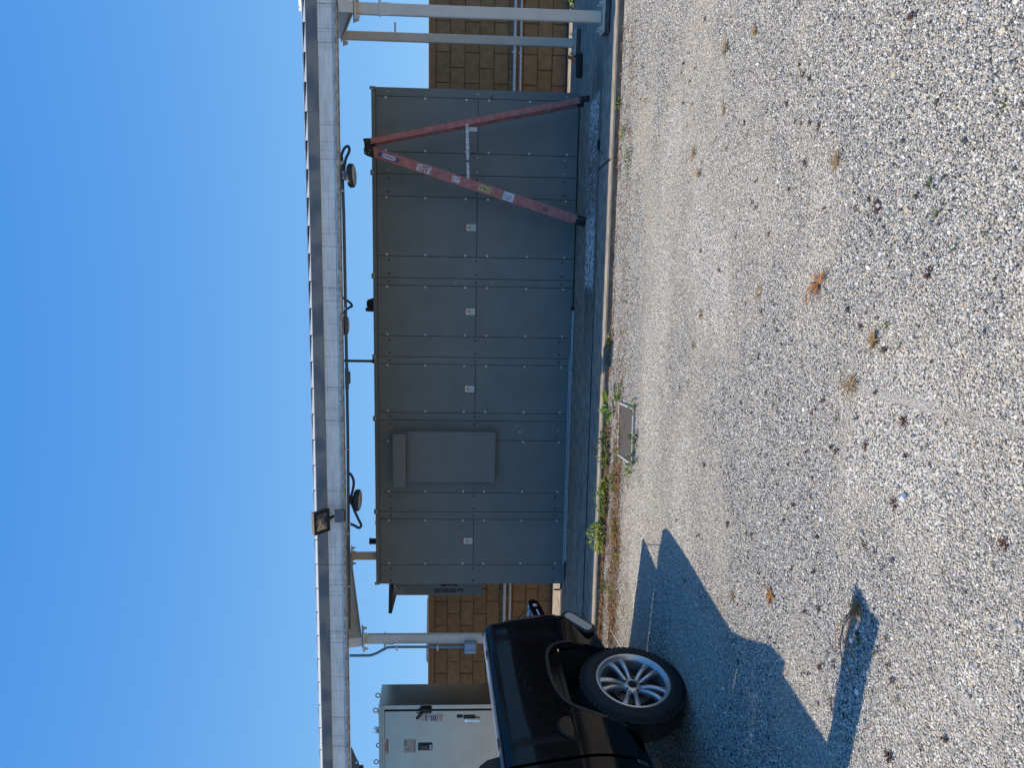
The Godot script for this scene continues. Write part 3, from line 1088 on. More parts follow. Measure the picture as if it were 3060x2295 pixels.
func eave_material() -> StandardMaterial3D:
	# dull white-rusted galvanising with drip marks across it and fold lines along it
	var w := 1536
	var h := 96
	var n1 := noise(101, 0.02, 4)
	var n2 := noise(102, 0.25, 2)
	var out := PackedByteArray()
	out.resize(w * h * 3)
	var marks := []
	for i in 46:
		marks.append([rng.randi_range(0, w), rng.randf_range(1.0, 3.0), rng.randf_range(0.06, 0.30), rng.randi() % 100])
	var cols := PackedFloat32Array()
	cols.resize(w)
	for m in marks:
		for dx in range(-4, 5):
			var x: int = posmod(m[0] + dx, w)
			cols[x] += m[2] * exp(-pow(dx / m[1], 2.0))
	var rows := [[0.13, 0.018, 0.16], [0.26, 0.012, 0.22], [0.34, 0.012, 0.26], [0.47, 0.012, 0.22], [0.64, 0.014, 0.50], [0.80, 0.06, 0.25], [0.92, 0.05, 0.35]]
	for y in h:
		var v := float(y) / h
		for x in w:
			var k := 0.76 + n1.get_noise_2d(x * 0.4, y) * 0.12 + n2.get_noise_2d(x, y) * 0.08
			k -= cols[x] * 1.5 * (0.55 + 0.6 * n2.get_noise_2d(x * 0.3, y * 0.4)) * (1.0 if v < 0.66 else 0.4)
			for r in rows:
				var gap := 1.0 if r[0] > 0.5 else smoothstep(-0.1, 0.25, n1.get_noise_2d(x * 0.25 + r[0] * 900.0, 5.0))
				k -= r[2] * gap * exp(-pow((v - r[0]) / r[1], 2.0))
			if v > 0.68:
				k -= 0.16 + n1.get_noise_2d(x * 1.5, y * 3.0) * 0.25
			k = clampf(k, 0.05, 0.9)
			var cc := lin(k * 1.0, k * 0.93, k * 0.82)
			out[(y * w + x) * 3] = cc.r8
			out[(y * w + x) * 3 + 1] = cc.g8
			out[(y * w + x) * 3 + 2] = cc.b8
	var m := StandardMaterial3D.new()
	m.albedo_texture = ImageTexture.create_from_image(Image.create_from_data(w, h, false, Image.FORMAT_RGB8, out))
	m.roughness = 0.6
	m.metallic = 0.1
	return m

# ------------------------------------------------------------------ lamps and wiring on the eave
func round_lamp(called: String, label: String, at: Vector3, tilt: float, cable: Array) -> Node3D:
	var t := thing(called, label, "lamp", at, "round lamps under the canopy eave")
	var tf := Transform3D(Basis(Vector3.BACK, tilt), Vector3.ZERO)
	var st := mb()
	lathe(st, [Vector2(0, 0.0), Vector2(0.080, 0.0), Vector2(0.094, -0.006), Vector2(0.102, -0.018), Vector2(0.105, -0.050), Vector2(0.100, -0.058), Vector2(0, -0.058)], 32, tf)
	for k in 16:
		var an := TAU * k / 16
		cbox(st, Vector3(0, -0.032, 0.104), Vector3(0.008, 0.03, 0.006), 0.0, tf * Transform3D(Basis(Vector3.UP, an), Vector3.ZERO))
	obj("housing", st, M.black, t)
	st = mb()
	lathe(st, [Vector2(0, -0.0585), Vector2(0.092, -0.0585), Vector2(0.086, -0.066), Vector2(0.06, -0.071), Vector2(0, -0.073)], 32, tf)
	obj("lens", st, M.lens, t)
	st = mb()
	cbox(st, Vector3(0, 0.024, 0), Vector3(0.075, 0.046, 0.07), 0.006, tf)
	var box := obj("junction_box", st, mat(0.17, 0.165, 0.155, 0.6, 0.2), t)
	for s in [-0.024, 0.024]:
		st = mb()
		cyl(st, tf * Vector3(s, 0.03, 0.035), tf * Vector3(s, 0.03, 0.041), 0.007, 0.007, 8)
		obj("box_screw", st, M.galv, box)
	st = mb()
	tube(st, spline(cable, 7), 0.0125, 8)
	obj("flexible_cable", st, M.flex, t)
	st = mb()
	cyl(st, cable[0], cable[0].lerp(cable[1], 0.35), 0.017, 0.017, 10)
	cyl(st, cable[cable.size() - 1], (cable[cable.size() - 1] as Vector3).lerp(cable[cable.size() - 2], 0.3), 0.017, 0.017, 10)
	obj("cable_gland", st, M.galv, t)
	return t

func make_lamps() -> void:
	var st := mb()
	var zc := 1.872
	var t := thing("eave_conduit", "dark conduit with a junction body running under the eave", "conduit", Vector3(0, 2.388, zc))
	tube(st, [Vector3(1.02, 0.014, 0), Vector3(0.5, 0.004, 0), Vector3(-0.9, 0.0, 0), Vector3(-1.6, 0.0, 0), Vector3(-2.45, 0.007, 0), Vector3(-3.0, 0.012, 0), Vector3(-3.55, 0.016, 0)], 0.0142, 10)
	obj("pipe", st, M.conduit, t)
	st = mb()
	cbox(st, Vector3(-1.005, -0.010, 0), Vector3(0.125, 0.046, 0.04), 0.012)
	cyl(st, Vector3(-0.915, 0.0, 0), Vector3(-1.115, 0.0, 0), 0.018, 0.018, 12)
	obj("junction_body", st, M.conduit, t)
	for x in [0.72, -0.35, -1.7, -2.55, -3.1]:
		st = mb()
		cbox(st, Vector3(x, 0.012, 0.0), Vector3(0.018, 0.03, 0.032), 0.003)
		obj("strap", st, M.galv, t)
	round_lamp("round_lamp", "black round lamp with a tall cable loop, above the ladder", Vector3(0.855, 2.352, 1.872), 0.03,
		[Vector3(0.10, 0.052, 0.0), Vector3(0.17, 0.050, 0.012), Vector3(0.235, 0.022, 0.02), Vector3(0.255, -0.012, 0.02), Vector3(0.215, -0.022, 0.018), Vector3(0.145, 0.012, 0.01), Vector3(0.06, 0.030, 0.0), Vector3(0.03, 0.03, 0.0)])
	round_lamp("round_lamp", "black round lamp with a crossing cable loop, beside the floodlight", Vector3(-2.235, 2.352, 1.80), -0.04,
		[Vector3(0.30, 0.052, 0.05), Vector3(0.27, 0.012, 0.055), Vector3(0.20, -0.010, 0.05), Vector3(0.10, 0.004, 0.05), Vector3(0.03, 0.022, 0.05), Vector3(-0.06, -0.008, 0.07), Vector3(-0.16, -0.055, 0.09), Vector3(-0.225, -0.082, 0.09), Vector3(-0.255, -0.06, 0.085), Vector3(-0.235, -0.015, 0.075), Vector3(-0.215, 0.035, 0.072)])
	round_lamp("round_lamp", "round lamp half hidden behind the eave, above the middle of the cabinet", Vector3(-0.60, 2.655, 0.64), 0.0,
		[Vector3(0.34, 0.03, 0.03), Vector3(0.30, -0.03, 0.05), Vector3(0.25, -0.105, 0.06), Vector3(0.215, -0.12, 0.06), Vector3(0.20, -0.09, 0.05), Vector3(0.15, -0.03, 0.03), Vector3(0.05, 0.03, 0.0)])
	# rear rod that carries the middle lamp
	t = thing("rear_conduit", "dark conduit under the rear purlin of the canopy", "conduit", Vector3(0, 2.71, 0.64))
	st = mb()
	cyl(st, Vector3(1.9, 0.0, 0), Vector3(-3.4, 0.0, 0), 0.0115, 0.0115, 10)
	obj("pipe", st, M.conduit, t)
	# floodlight on its box
	t = thing("floodlight", "black square floodlight with a mirrored reflector on the galvanised eave", "floodlight", Vector3(-2.345, 2.465, 1.925))
	st = mb()
	cbox(st, Vector3(0, 0, 0.030), Vector3(0.118, 0.104, 0.06), 0.006)
	obj("mounting_box", st, mat(0.13, 0.145, 0.155, 0.5, 0.2), t)
	for sx in [-0.047, 0.047]:
		for sy in [-0.04, 0.04]:
			st = mb()
			cyl(st, Vector3(sx, sy, 0.060), Vector3(sx, sy, 0.0625), 0.004, 0.004, 8)
			obj("box_screw", st, M.galv, t)
	st = mb()
	cyl(st, Vector3(0.0, 0.05, 0.035), Vector3(-0.004, 0.110, 0.120), 0.016, 0.014, 10)
	cbox(st, Vector3(-0.004, 0.108, 0.122), Vector3(0.05, 0.03, 0.03), 0.005)
	obj("arm", st, M.black, t)
	var ft := Transform3D((Basis(Vector3.RIGHT, 0.86) * Basis(Vector3.BACK, 0.02)).scaled(Vector3(0.92, 0.92, 0.92)), Vector3(-0.012, 0.138, 0.165))
	st = mb()
	var o := [Vector2(-0.122, -0.098), Vector2(0.122, -0.098), Vector2(0.122, 0.098), Vector2(-0.122, 0.098)]
	var i := [Vector2(-0.088, -0.062), Vector2(0.088, -0.062), Vector2(0.088, 0.068), Vector2(-0.088, 0.068)]
	for k in 4:
		var a: Vector2 = o[k]
		var b: Vector2 = o[(k + 1) % 4]
		var c: Vector2 = i[k]
		var d: Vector2 = i[(k + 1) % 4]
		quad(st, ft * Vector3(a.x, a.y, 0.0), ft * Vector3(b.x, b.y, 0.0), ft * Vector3(d.x, d.y, -0.002), ft * Vector3(c.x, c.y, -0.002), ft.basis.z)
		quad(st, ft * Vector3(a.x, a.y, 0.0), ft * Vector3(b.x, b.y, 0.0), ft * Vector3(b.x * 0.93, b.y * 0.93, -0.05), ft * Vector3(a.x * 0.93, a.y * 0.93, -0.05), ft.basis * Vector3(a.x + b.x, a.y + b.y, 0))
	quad(st, ft * Vector3(-0.113, -0.091, -0.05), ft * Vector3(0.113, -0.091, -0.05), ft * Vector3(0.113, 0.091, -0.05), ft * Vector3(-0.113, 0.091, -0.05), -ft.basis.z)
	for k in 9:
		cbox(st, Vector3(-0.08 + k * 0.02, 0, -0.060), Vector3(0.004, 0.15, 0.02), 0.0, ft)
	obj("housing", st, M.black, t)
	for k in 4:
		var c: Vector2 = i[k]
		var d: Vector2 = i[(k + 1) % 4]
		st = mb()
		quad(st, ft * Vector3(c.x, c.y, -0.003), ft * Vector3(d.x, d.y, -0.003), ft * Vector3(d.x * 0.12, d.y * 0.12, -0.036), ft * Vector3(c.x * 0.12, c.y * 0.12, -0.036), ft.basis.z)
		obj("reflector_facet", st, M.mirror, t)
	st = mb()
	cbox(st, Vector3(0, 0, -0.035), Vector3(0.024, 0.02, 0.004), 0.0, ft)
	obj("led_chip", st, mat(0.75, 0.52, 0.16, 0.5), t)
	# dark fitting under the eave at the left edge
	t = thing("eave_bracket", "dark bracket and fitting under the eave at the far left", "bracket", Vector3(-5.02, 2.40, 1.87))
	st = mb()
	prism(st, pv([0.15, 0.008, -0.20, 0.008, -0.20, -0.10, -0.02, -0.062, 0.02, -0.04]), -0.03, 0.0)
	obj("gusset", st, M.conduit, t)
	st = mb()
	cyl(st, Vector3(0.0, -0.05, -0.01), Vector3(0.0, -0.05, 0.02), 0.012, 0.012, 8)
	obj("gusset_bolt", st, M.galv, t)
	st = mb()
	lathe(st, [Vector2(0, -0.04), Vector2(0.03, -0.04), Vector2(0.10, -0.055), Vector2(0.103, -0.09), Vector2(0, -0.095)], 24, Transform3D(Basis(), Vector3(-0.20, -0.005, -0.05)))
	obj("fitting", st, M.black, t)

# ------------------------------------------------------------------ steel enclosure on the left
func make_left_cabinet() -> void:
	var g := thing("steel_enclosure", "brushed steel electrical enclosure with a breaker handle, behind the pickup", "electrical cabinet", Vector3(-4.945, 0, 1.0))
	var W := 1.32
	var D := 0.42
	var st := mb()
	prism(st, pv([0.0, 0.02, 0.0, 2.241, -D, 2.262, -D, 0.02]), -W, 0.0, Transform3D(Basis(Vector3(0, 0, 1), Vector3.UP, Vector3(1, 0, 0)), Vector3.ZERO))
	obj("case", st, M.stainless, g)
	st = mb()
	bx(st, Vector3(-W - 0.004, 2.205, 0.001), Vector3(0.004, 2.245, 0.010), 0.002)
	obj("top_flange", st, M.stainless, g)
	st = mb()
	bx(st, Vector3(-W, 0.05, 0.001), Vector3(-0.060, 2.180, 0.006))
	obj("door_gap", st, M.gap, g)
	st = mb()
	bx(st, Vector3(-0.052, 0.05, 0.001), Vector3(0.0, 2.203, 0.012), 0.003)
	obj("frame", st, M.stainless, g)
	st = mb()
	bx(st, Vector3(-W, 0.06, 0.006), Vector3(-0.068, 2.176, 0.026), 0.005)
	var door := obj("door", st, M.stainless, g)
	# breaker handle across the frame
	st = mb()
	cbox(st, Vector3(-0.048, 1.700, 0.042), Vector3(0.052, 0.130, 0.04), 0.006)
	bar(st, Vector3(-0.055, 1.735, 0.06), Vector3(-0.125, 1.805, 0.085), 0.032, 0.026, 0.006)
	obj("breaker_handle", st, M.black, g)
	# door handle with its latch plate
	st = mb()
	bx(st, Vector3(-0.148, 1.275, 0.027), Vector3(-0.118, 1.345, 0.040), 0.003)
	bx(st, Vector3(-0.162, 1.13, 0.027), Vector3(-0.118, 1.268, 0.034), 0.006)
	obj("latch_plate", st, M.black, g)
	st = mb()
	cyl(st, Vector3(-0.168, 1.235, 0.03), Vector3(-0.168, 1.235, 0.062), 0.023, 0.021, 18)
	bar(st, Vector3(-0.168, 1.24, 0.054), Vector3(-0.176, 1.075, 0.062), 0.026, 0.014, 0.005)
	obj("door_handle", st, mat(0.80, 0.81, 0.82, 0.25, 0.7), g)
	# labels
	var im := sheet(48, 110, Color(0.72, 0.72, 0.71))
	lines(im, 4, 44, 4, 22, 5, 2, Color(0.4, 0.42, 0.45))
	rect(im, 3, 26, 42, 8, Color(0.55, 0.25, 0.22))
	triangle_mark(im, 30, 36, 14, Color(0.85, 0.75, 0.15), Color(0.2, 0.2, 0.1))
	for k in 3:
		rect(im, 3, 54 + k * 9, 34, 6, [Color(0.20, 0.22, 0.42), Color(0.42, 0.16, 0.22), Color(0.12, 0.20, 0.45)][k])
	rect(im, 3, 82, 42, 3, Color(0.5, 0.25, 0.2))
	lines(im, 4, 44, 88, 98, 4, 2, Color(0.5, 0.5, 0.52))
	rect(im, 3, 101, 42, 6, Color(0.75, 0.42, 0.18))
	label_plate(g, Vector3(-0.145, 1.638, 0.0), 0.098, 0.262, im)
	im = sheet(96, 72, Color(0.64, 0.63, 0.60))
	rect(im, 50, 4, 40, 9, Color(0.45, 0.36, 0.05))
	lines(im, 50, 92, 17, 26, 5, 2, Color(0.35, 0.35, 0.35))
	triangle_mark(im, 24, 6, 24, Color(0.64, 0.63, 0.60), Color(0.15, 0.15, 0.16))
	lines(im, 4, 92, 34, 60, 6, 2, Color(0.42, 0.41, 0.40))
	lines(im, 4, 92, 62, 70, 4, 3, Color(0.22, 0.22, 0.22))
	label_plate(g, Vector3(-0.502, 1.887, 0.0), 0.170, 0.140, im)
	im = sheet(100, 28, Color(0.66, 0.65, 0.63))
	rect(im, 0, 22, 100, 6, Color(0.04, 0.04, 0.05))
	lines(im, 20, 84, 4, 10, 7, 6, Color(0.50, 0.16, 0.14))
	lines(im, 20, 80, 13, 19, 7, 5, Color(0.45, 0.13, 0.12))
	label_plate(g, Vector3(-0.502, 2.158, 0.0), 0.178, 0.048, im)
	# the breaker in its cut-out
	st = mb()
	cbox(st, Vector3(-0.513, 1.708, 0.031), Vector3(0.092, 0.168, 0.016), 0.006)
	obj("breaker_frame", st, M.black, g)
	st = mb()
	cbox(st, Vector3(-0.513, 1.715, 0.045), Vector3(0.052, 0.085, 0.014), 0.004)
	obj("breaker_toggle", st, mat(0.05, 0.055, 0.06, 0.4), g)
	st = mb()
	cbox(st, Vector3(-0.513, 1.645, 0.041), Vector3(0.062, 0.028, 0.006), 0.002)
	obj("breaker_plate", st, mat(0.40, 0.40, 0.38, 0.5), g)
	for x in [-0.105, -0.765]:
		for z in [-0.06, -0.36]:
			st = mb()
			var pts := []
			for k in 17:
				var an := TAU * k / 16
				pts.append(Vector3(x + sin(an) * 0.026, 2.285 + cos(an) * 0.026 - z * 0.05, z))
			tube(st, pts, 0.007, 8)
			cyl(st, Vector3(x, 2.24, z), Vector3(x, 2.262 - z * 0.05, z), 0.010, 0.010, 10)
			obj("lifting_eye", st, M.galv, g)
	for q in [[-0.09, 2.248], [-0.10, 0.6]]:
		st = mb()
		cbox(st, Vector3(q[0], q[1], 0.012), Vector3(0.03, 0.012, 0.02), 0.002)
		obj("clip", st, M.galv, g)
	# a dead weed that has rooted on the roof
	var t := thing("dead_weed", "dead reddish weed standing on the steel enclosure roof", "weed", Vector3(-5.30, 2.252, 0.93))
	st = mb()
	for k in 34:
		var bx0 := rng.randf_range(-0.045, 0.045)
		var a := Vector3(bx0, 0, rng.randf_range(-0.03, 0.03))
		var lean := Vector3(rng.randf_range(-0.5, 0.5), 1.0, rng.randf_range(-0.4, 0.4)).normalized()
		blade(st, a, lean, rng.randf_range(0.025, 0.085), 0.005, rng.randf_range(-0.01, 0.02))
	obj("stems", st, mat(0.26, 0.11, 0.08, 0.9), t)

func label_plate(g: Node3D, at: Vector3, w: float, h: float, im: Image) -> void:
	var st := mb()
	bx(st, at + Vector3(-w / 2, -h / 2, 0.0262), at + Vector3(w / 2, h / 2, 0.0275))
	var p := obj("label", st, M.white, g)
	st = mb()
	var z := Vector3(0, 0, 0.0285)
	face_uv(st, at + Vector3(-w / 2, h / 2, 0) + z, at + Vector3(w / 2, h / 2, 0) + z, at + Vector3(w / 2, -h / 2, 0) + z, at + Vector3(-w / 2, -h / 2, 0) + z, Vector3.BACK)
	obj("printed_face", st, print_mat(im), p)

# ------------------------------------------------------------------ ladder
func make_ladder() -> void:
	var g := thing("stepladder", "faded red fibreglass stepladder standing open in front of the cabinet", "ladder", Vector3(0, 0, 0.75))
	# local: x right, y up, z towards the camera; the ladder's width runs away from the camera
	var wide := Vector3(0.096, 0, -0.9954)
	var ft := Vector3(1.258, 2.318, 0)
	var fb := Vector3(0.588, 0.075, 0)
	var rt := Vector3(1.352, 2.330, 0)
	var rb := Vector3(1.838, 0.075, 0)
	var st: SurfaceTool
	for far in 2:
		for leg in 2:
			var a: Vector3 = [ft, rt][leg]
			var b: Vector3 = [fb, rb][leg]
			var spread: float = [0.50, 0.46][leg]
			var top_w: float = 0.30
			if far == 1:
				a += wide * top_w
				b += wide * spread
			var y := (a - b).normalized()
			# the web of the channel faces out; its flanges run inward
			var zz := (-wide if far == 0 else wide).normalized()
			var x := y.cross(zz).normalized()
			zz = x.cross(y)
			var tf := Transform3D(Basis(x, y, zz), b)
			var l := a.distance_to(b)
			var ww: float = [0.100, 0.058][leg]
			var fl: float = [0.036, 0.040][leg]
			st = mb()
			cbox(st, Vector3(0, l / 2, -0.002), Vector3(ww, l, 0.004), 0.0015, tf)
			cbox(st, Vector3(-ww / 2 + 0.0025, l / 2, -fl / 2 - 0.004), Vector3(0.005, l, fl), 0.001, tf)
			cbox(st, Vector3(ww / 2 - 0.0025, l / 2, -fl / 2 - 0.004), Vector3(0.005, l, fl), 0.001, tf)
			obj(["front_rail", "rear_rail"][leg], st, M.red, g)
			# foot
			st = mb()
			cbox(st, Vector3(0, -0.022, 0.003), Vector3(ww * 1.04, 0.100, 0.008), 0.002, tf)
			cbox(st, Vector3(0, -0.066, -fl / 2), Vector3(ww * 1.05, 0.022, fl + 0.012), 0.003, tf)
			var foot := obj("foot", st, M.rubber, g)
			for s in [-0.028, 0.012]:
				st = mb()
				cyl(st, tf * Vector3(ww * 0.18, s, 0.007), tf * Vector3(ww * 0.18, s, 0.0095), 0.005, 0.005, 8)
				obj("rivet", st, M.alu, foot)
			for s in [0.35, 0.66, 0.97, 1.28, 1.59, 1.90]:
				if leg == 0:
					st = mb()
					cyl(st, tf * Vector3(0.02, s, 0.0), tf * Vector3(0.02, s, 0.003), 0.005, 0.005, 8)
					obj("rivet", st, M.red, g)
	# steps between the front rails and braces between the rear rails
	for k in 6:
		var f := (k + 1) / 7.0
		var a := fb.lerp(ft, f)
		var b := a + wide * lerpf(0.50, 0.30, f)
		st = mb()
		bar(st, a + wide * 0.008, b - wide * 0.008, 0.082, 0.024, 0.003, Vector3.UP)
		obj("step", st, M.alu, g)
		a = rb.lerp(rt, f)
		b = a + wide * lerpf(0.46, 0.30, f)
		st = mb()
		bar(st, a + wide * 0.008, b - wide * 0.008, 0.03, 0.02, 0.002, Vector3.UP)
		obj("rear_brace", st, M.alu, g)
	# cap
	st = mb()
	prism(st, pv([1.190, 2.268, 1.205, 2.345, 1.222, 2.372, 1.268, 2.377, 1.300, 2.368, 1.345, 2.373, 1.362, 2.383, 1.380, 2.375, 1.384, 2.318, 1.345, 2.300, 1.318, 2.316, 1.296, 2.280]), -0.34, 0.010, Transform3D(Basis(Vector3(1, 0, 0), Vector3.UP, -wide), Vector3.ZERO))
	var cap := obj("top_cap", st, M.rubber, g)
	for q in [[1.232, 2.325], [1.262, 2.312], [1.240, 2.355], [1.352, 2.345]]:
		st = mb()
		cyl(st, Vector3(q[0], q[1], 0.009), Vector3(q[0], q[1], 0.013), 0.005, 0.005, 8)
		obj("rivet", st, M.alu, cap)
	# spreader: two flat links meeting at a hinge, near and far side
	for far in 2:
		var o := wide * (0.40 if far == 1 else 0.022)
		st = mb()
		bar(st, Vector3(1.545, 1.292, 0.012) + o, Vector3(1.275, 1.286, 0.014) + o, 0.030, 0.008, 0.002)
		bar(st, Vector3(1.30, 1.286, 0.020) + o, Vector3(1.008, 1.277, 0.014) + o, 0.026, 0.008, 0.002)
		var sp := obj("spreader", st, M.alu, g)
		for q in [[1.545, 1.292], [1.285, 1.286], [1.175, 1.283], [1.008, 1.277]]:
			st = mb()
			cbox(st, Vector3(q[0], q[1], 0.022) + o, Vector3(0.022, 0.034, 0.014), 0.004)
			obj("hinge", st, M.conduit if q[0] < 1.2 and q[0] > 1.1 else M.alu, sp)
	# stickers on the near front rail, placed by their height on it
	var y := (ft - fb).normalized()
	var zz := -wide.normalized()
	var x := y.cross(zz).normalized()
	zz = x.cross(y)
	var rail := func(h: float, off: float) -> Transform3D:
		var f := (h - fb.y) / (ft.y - fb.y)
		return Transform3D(Basis(x, y, zz), fb.lerp(ft, f) + zz * off)
	# oval emblem: blue ends, white centre and dark lettering running down the rail
	var tf: Transform3D = rail.call(2.115, 0.0012)
	st = mb()
	var pts := []
	for k in 40:
		var an := TAU * k / 40
		pts.append(Vector2(cos(an) * 0.033, sin(an) * 0.118))
	prism(st, PackedVector2Array(pts), 0.0, 0.001, tf)
	var em := obj("oval_emblem", st, mat(0.035, 0.05, 0.22, 0.4), g)
	st = mb()
	pts = []
	for k in 24:
		var an := TAU * k / 24
		pts.append(Vector2(signf(cos(an)) * pow(absf(cos(an)), 0.5) * 0.024, signf(sin(an)) * pow(absf(sin(an)), 0.6) * 0.078))
	prism(st, PackedVector2Array(pts), 0.0012, 0.0018, tf)
	obj("emblem_panel", st, mat(0.78, 0.78, 0.80, 0.45), em)
	letters("WERNER", 0.030, 0.147, Transform3D(tf.basis * Basis(Vector3.BACK, -PI / 2), tf.origin + zz * 0.0020), mat(0.04, 0.05, 0.20, 0.5), em)
	for q in [[1.745, 0.078, 0.155, 0], [1.405, 0.062, 0.085, 1], [1.095, 0.060, 0.135, 2], [0.842, 0.088, 0.118, 3]]:
		tf = rail.call(q[0], 0.0012)
		var w: float = q[1]
		var h: float = q[2]
		var im := sheet(48, 84, Color(0.80, 0.80, 0.80))
		if q[3] == 0 or q[3] == 1:
			for k in 160 if q[3] == 0 else 50:
				rect(im, rng.randi() % 48, rng.randi() % 84, rng.randi_range(2, 9), rng.randi_range(2, 7), Color(0.55, 0.26, 0.23) if rng.randf() < 0.55 else Color(0.72, 0.72, 0.74))
		elif q[3] == 2:
			im.fill(Color(0.72, 0.70, 0.40))
			rect(im, 8, 10, 30, 5, Color(0.12, 0.12, 0.08))
			rect(im, 26, 20, 6, 26, Color(0.18, 0.18, 0.10))
			rect(im, 14, 34, 10, 16, Color(0.2, 0.2, 0.12))
			lines(im, 8, 42, 54, 80, 5, 2, Color(0.35, 0.33, 0.18))
		else:
			rect(im, 36, 6, 6, 5, Color(0.3, 0.4, 0.6))
			for k in 4:
				rect(im, 30 - k * 7, 8, 3, 60, Color(0.45, 0.52, 0.62))
			rect(im, 6, 40, 9, 6, Color(0.35, 0.45, 0.62))
		st = mb()
		face_uv(st, tf * Vector3(-w / 2, h / 2, 0), tf * Vector3(w / 2, h / 2, 0), tf * Vector3(w / 2, -h / 2, 0), tf * Vector3(-w / 2, -h / 2, 0), zz)
		obj(["torn_sticker", "small_sticker", "yellow_sticker", "white_sticker"][q[3]], st, print_mat(im), g)
	tf = rail.call(0.445, 0.0010)
	letters("ISI", 0.040, 0.05, Transform3D(tf.basis * Basis(Vector3.BACK, -PI / 2), tf.origin), mat(0.05, 0.012, 0.012, 0.6), g)
	# small paper tag hanging on the cabinet side of the rear rail
	st = mb()
	bx(st, Vector3(1.512, 1.185, -0.16), Vector3(1.556, 1.275, -0.159))
	obj("paper_tag", st, M.white, g)

func letters(text: String, high: float, wide: float, tf: Transform3D, m: Material, parent: Node3D) -> void:
	var tm := TextMesh.new()
	var font := SystemFont.new()
	font.font_names = PackedStringArray(["Droid Sans"])
	font.font_weight = 700
	tm.text = text
	tm.font = font
	tm.font_size = 32
	tm.pixel_size = 0.01
	tm.depth = 0.02
	var b := tm.get_aabb()
	if b.size.x > 0.0:
		var s := Vector3(wide / b.size.x, high / b.size.y, 0.05)
		var c := b.get_center()
		tf = tf * Transform3D(Basis().scaled(s), Vector3(-c.x * s.x, -c.y * s.y, 0))
	put("lettering", tm, m, parent, tf)

# ------------------------------------------------------------------ pickup
# local axes of the truck: x out of its left side (towards the photograph's right), y up, z forward
const SIDE := [[0.36, -0.125], [0.40, -0.100], [0.46, -0.062], [0.53, -0.026], [0.60, -0.002], [0.67, 0.012], [0.74, 0.017], [0.82, 0.013], [0.92, 0.003], [1.02, -0.008], [1.12, -0.020], [1.19, -0.031], [1.235, -0.042], [1.255, -0.054], [1.264, -0.070], [1.267, -0.088]]

func side_w(h: float) -> float:
	for i in SIDE.size() - 1:
		if h <= SIDE[i + 1][0]:
			return lerpf(SIDE[i][1], SIDE[i + 1][1], clampf((h - SIDE[i][0]) / (SIDE[i + 1][0] - SIDE[i][0]), 0.0, 1.0))
	return SIDE[SIDE.size() - 1][1]

# a skin between the lower line hb and the upper line ht over the stations; columns are [z, inward offset, hb, ht]
func skin(cols: Array, rows: int, mirror: bool) -> SurfaceTool:
	var st := mb()
	var P := []
	for c in cols:
		var line := []
		for r in rows + 1:
			var h: float = lerpf(c[2], c[3], float(r) / rows)
			var w: float = side_w(h) - c[1]
			line.append(Vector3((-1.80 - w) if mirror else w, h, c[0]))
		P.append(line)
	var N := []
	for i in cols.size():
		var line := []
		for r in rows + 1:
			var i0 := maxi(i - 1, 0)
			var i1 := mini(i + 1, cols.size() - 1)
			# across a step of the outline take the nearer station
			var du: Vector3 = P[i1][r] - P[i0][r]
			var dv: Vector3 = P[i][mini(r + 1, rows)] - P[i][maxi(r - 1, 0)]
			# slope along z at constant height comes only from the inward offset
			du = Vector3((cols[i0][1] - cols[i1][1]) * (-1.0 if mirror else 1.0), 0, cols[i1][0] - cols[i0][0])
			if du.length() < 1e-5:
				du = Vector3(0, 0, 1)
			var n := dv.cross(du).normalized()
			if n.x * (-1.0 if mirror else 1.0) < 0.0:
				n = -n
			line.append(n)
		N.append(line)
	for i in cols.size() - 1:
		for r in rows:
			smooth_quad(st, [P[i][r], P[i + 1][r], P[i + 1][r + 1], P[i][r + 1]], [N[i][r], N[i + 1][r], N[i + 1][r + 1], N[i][r + 1]])
	return st

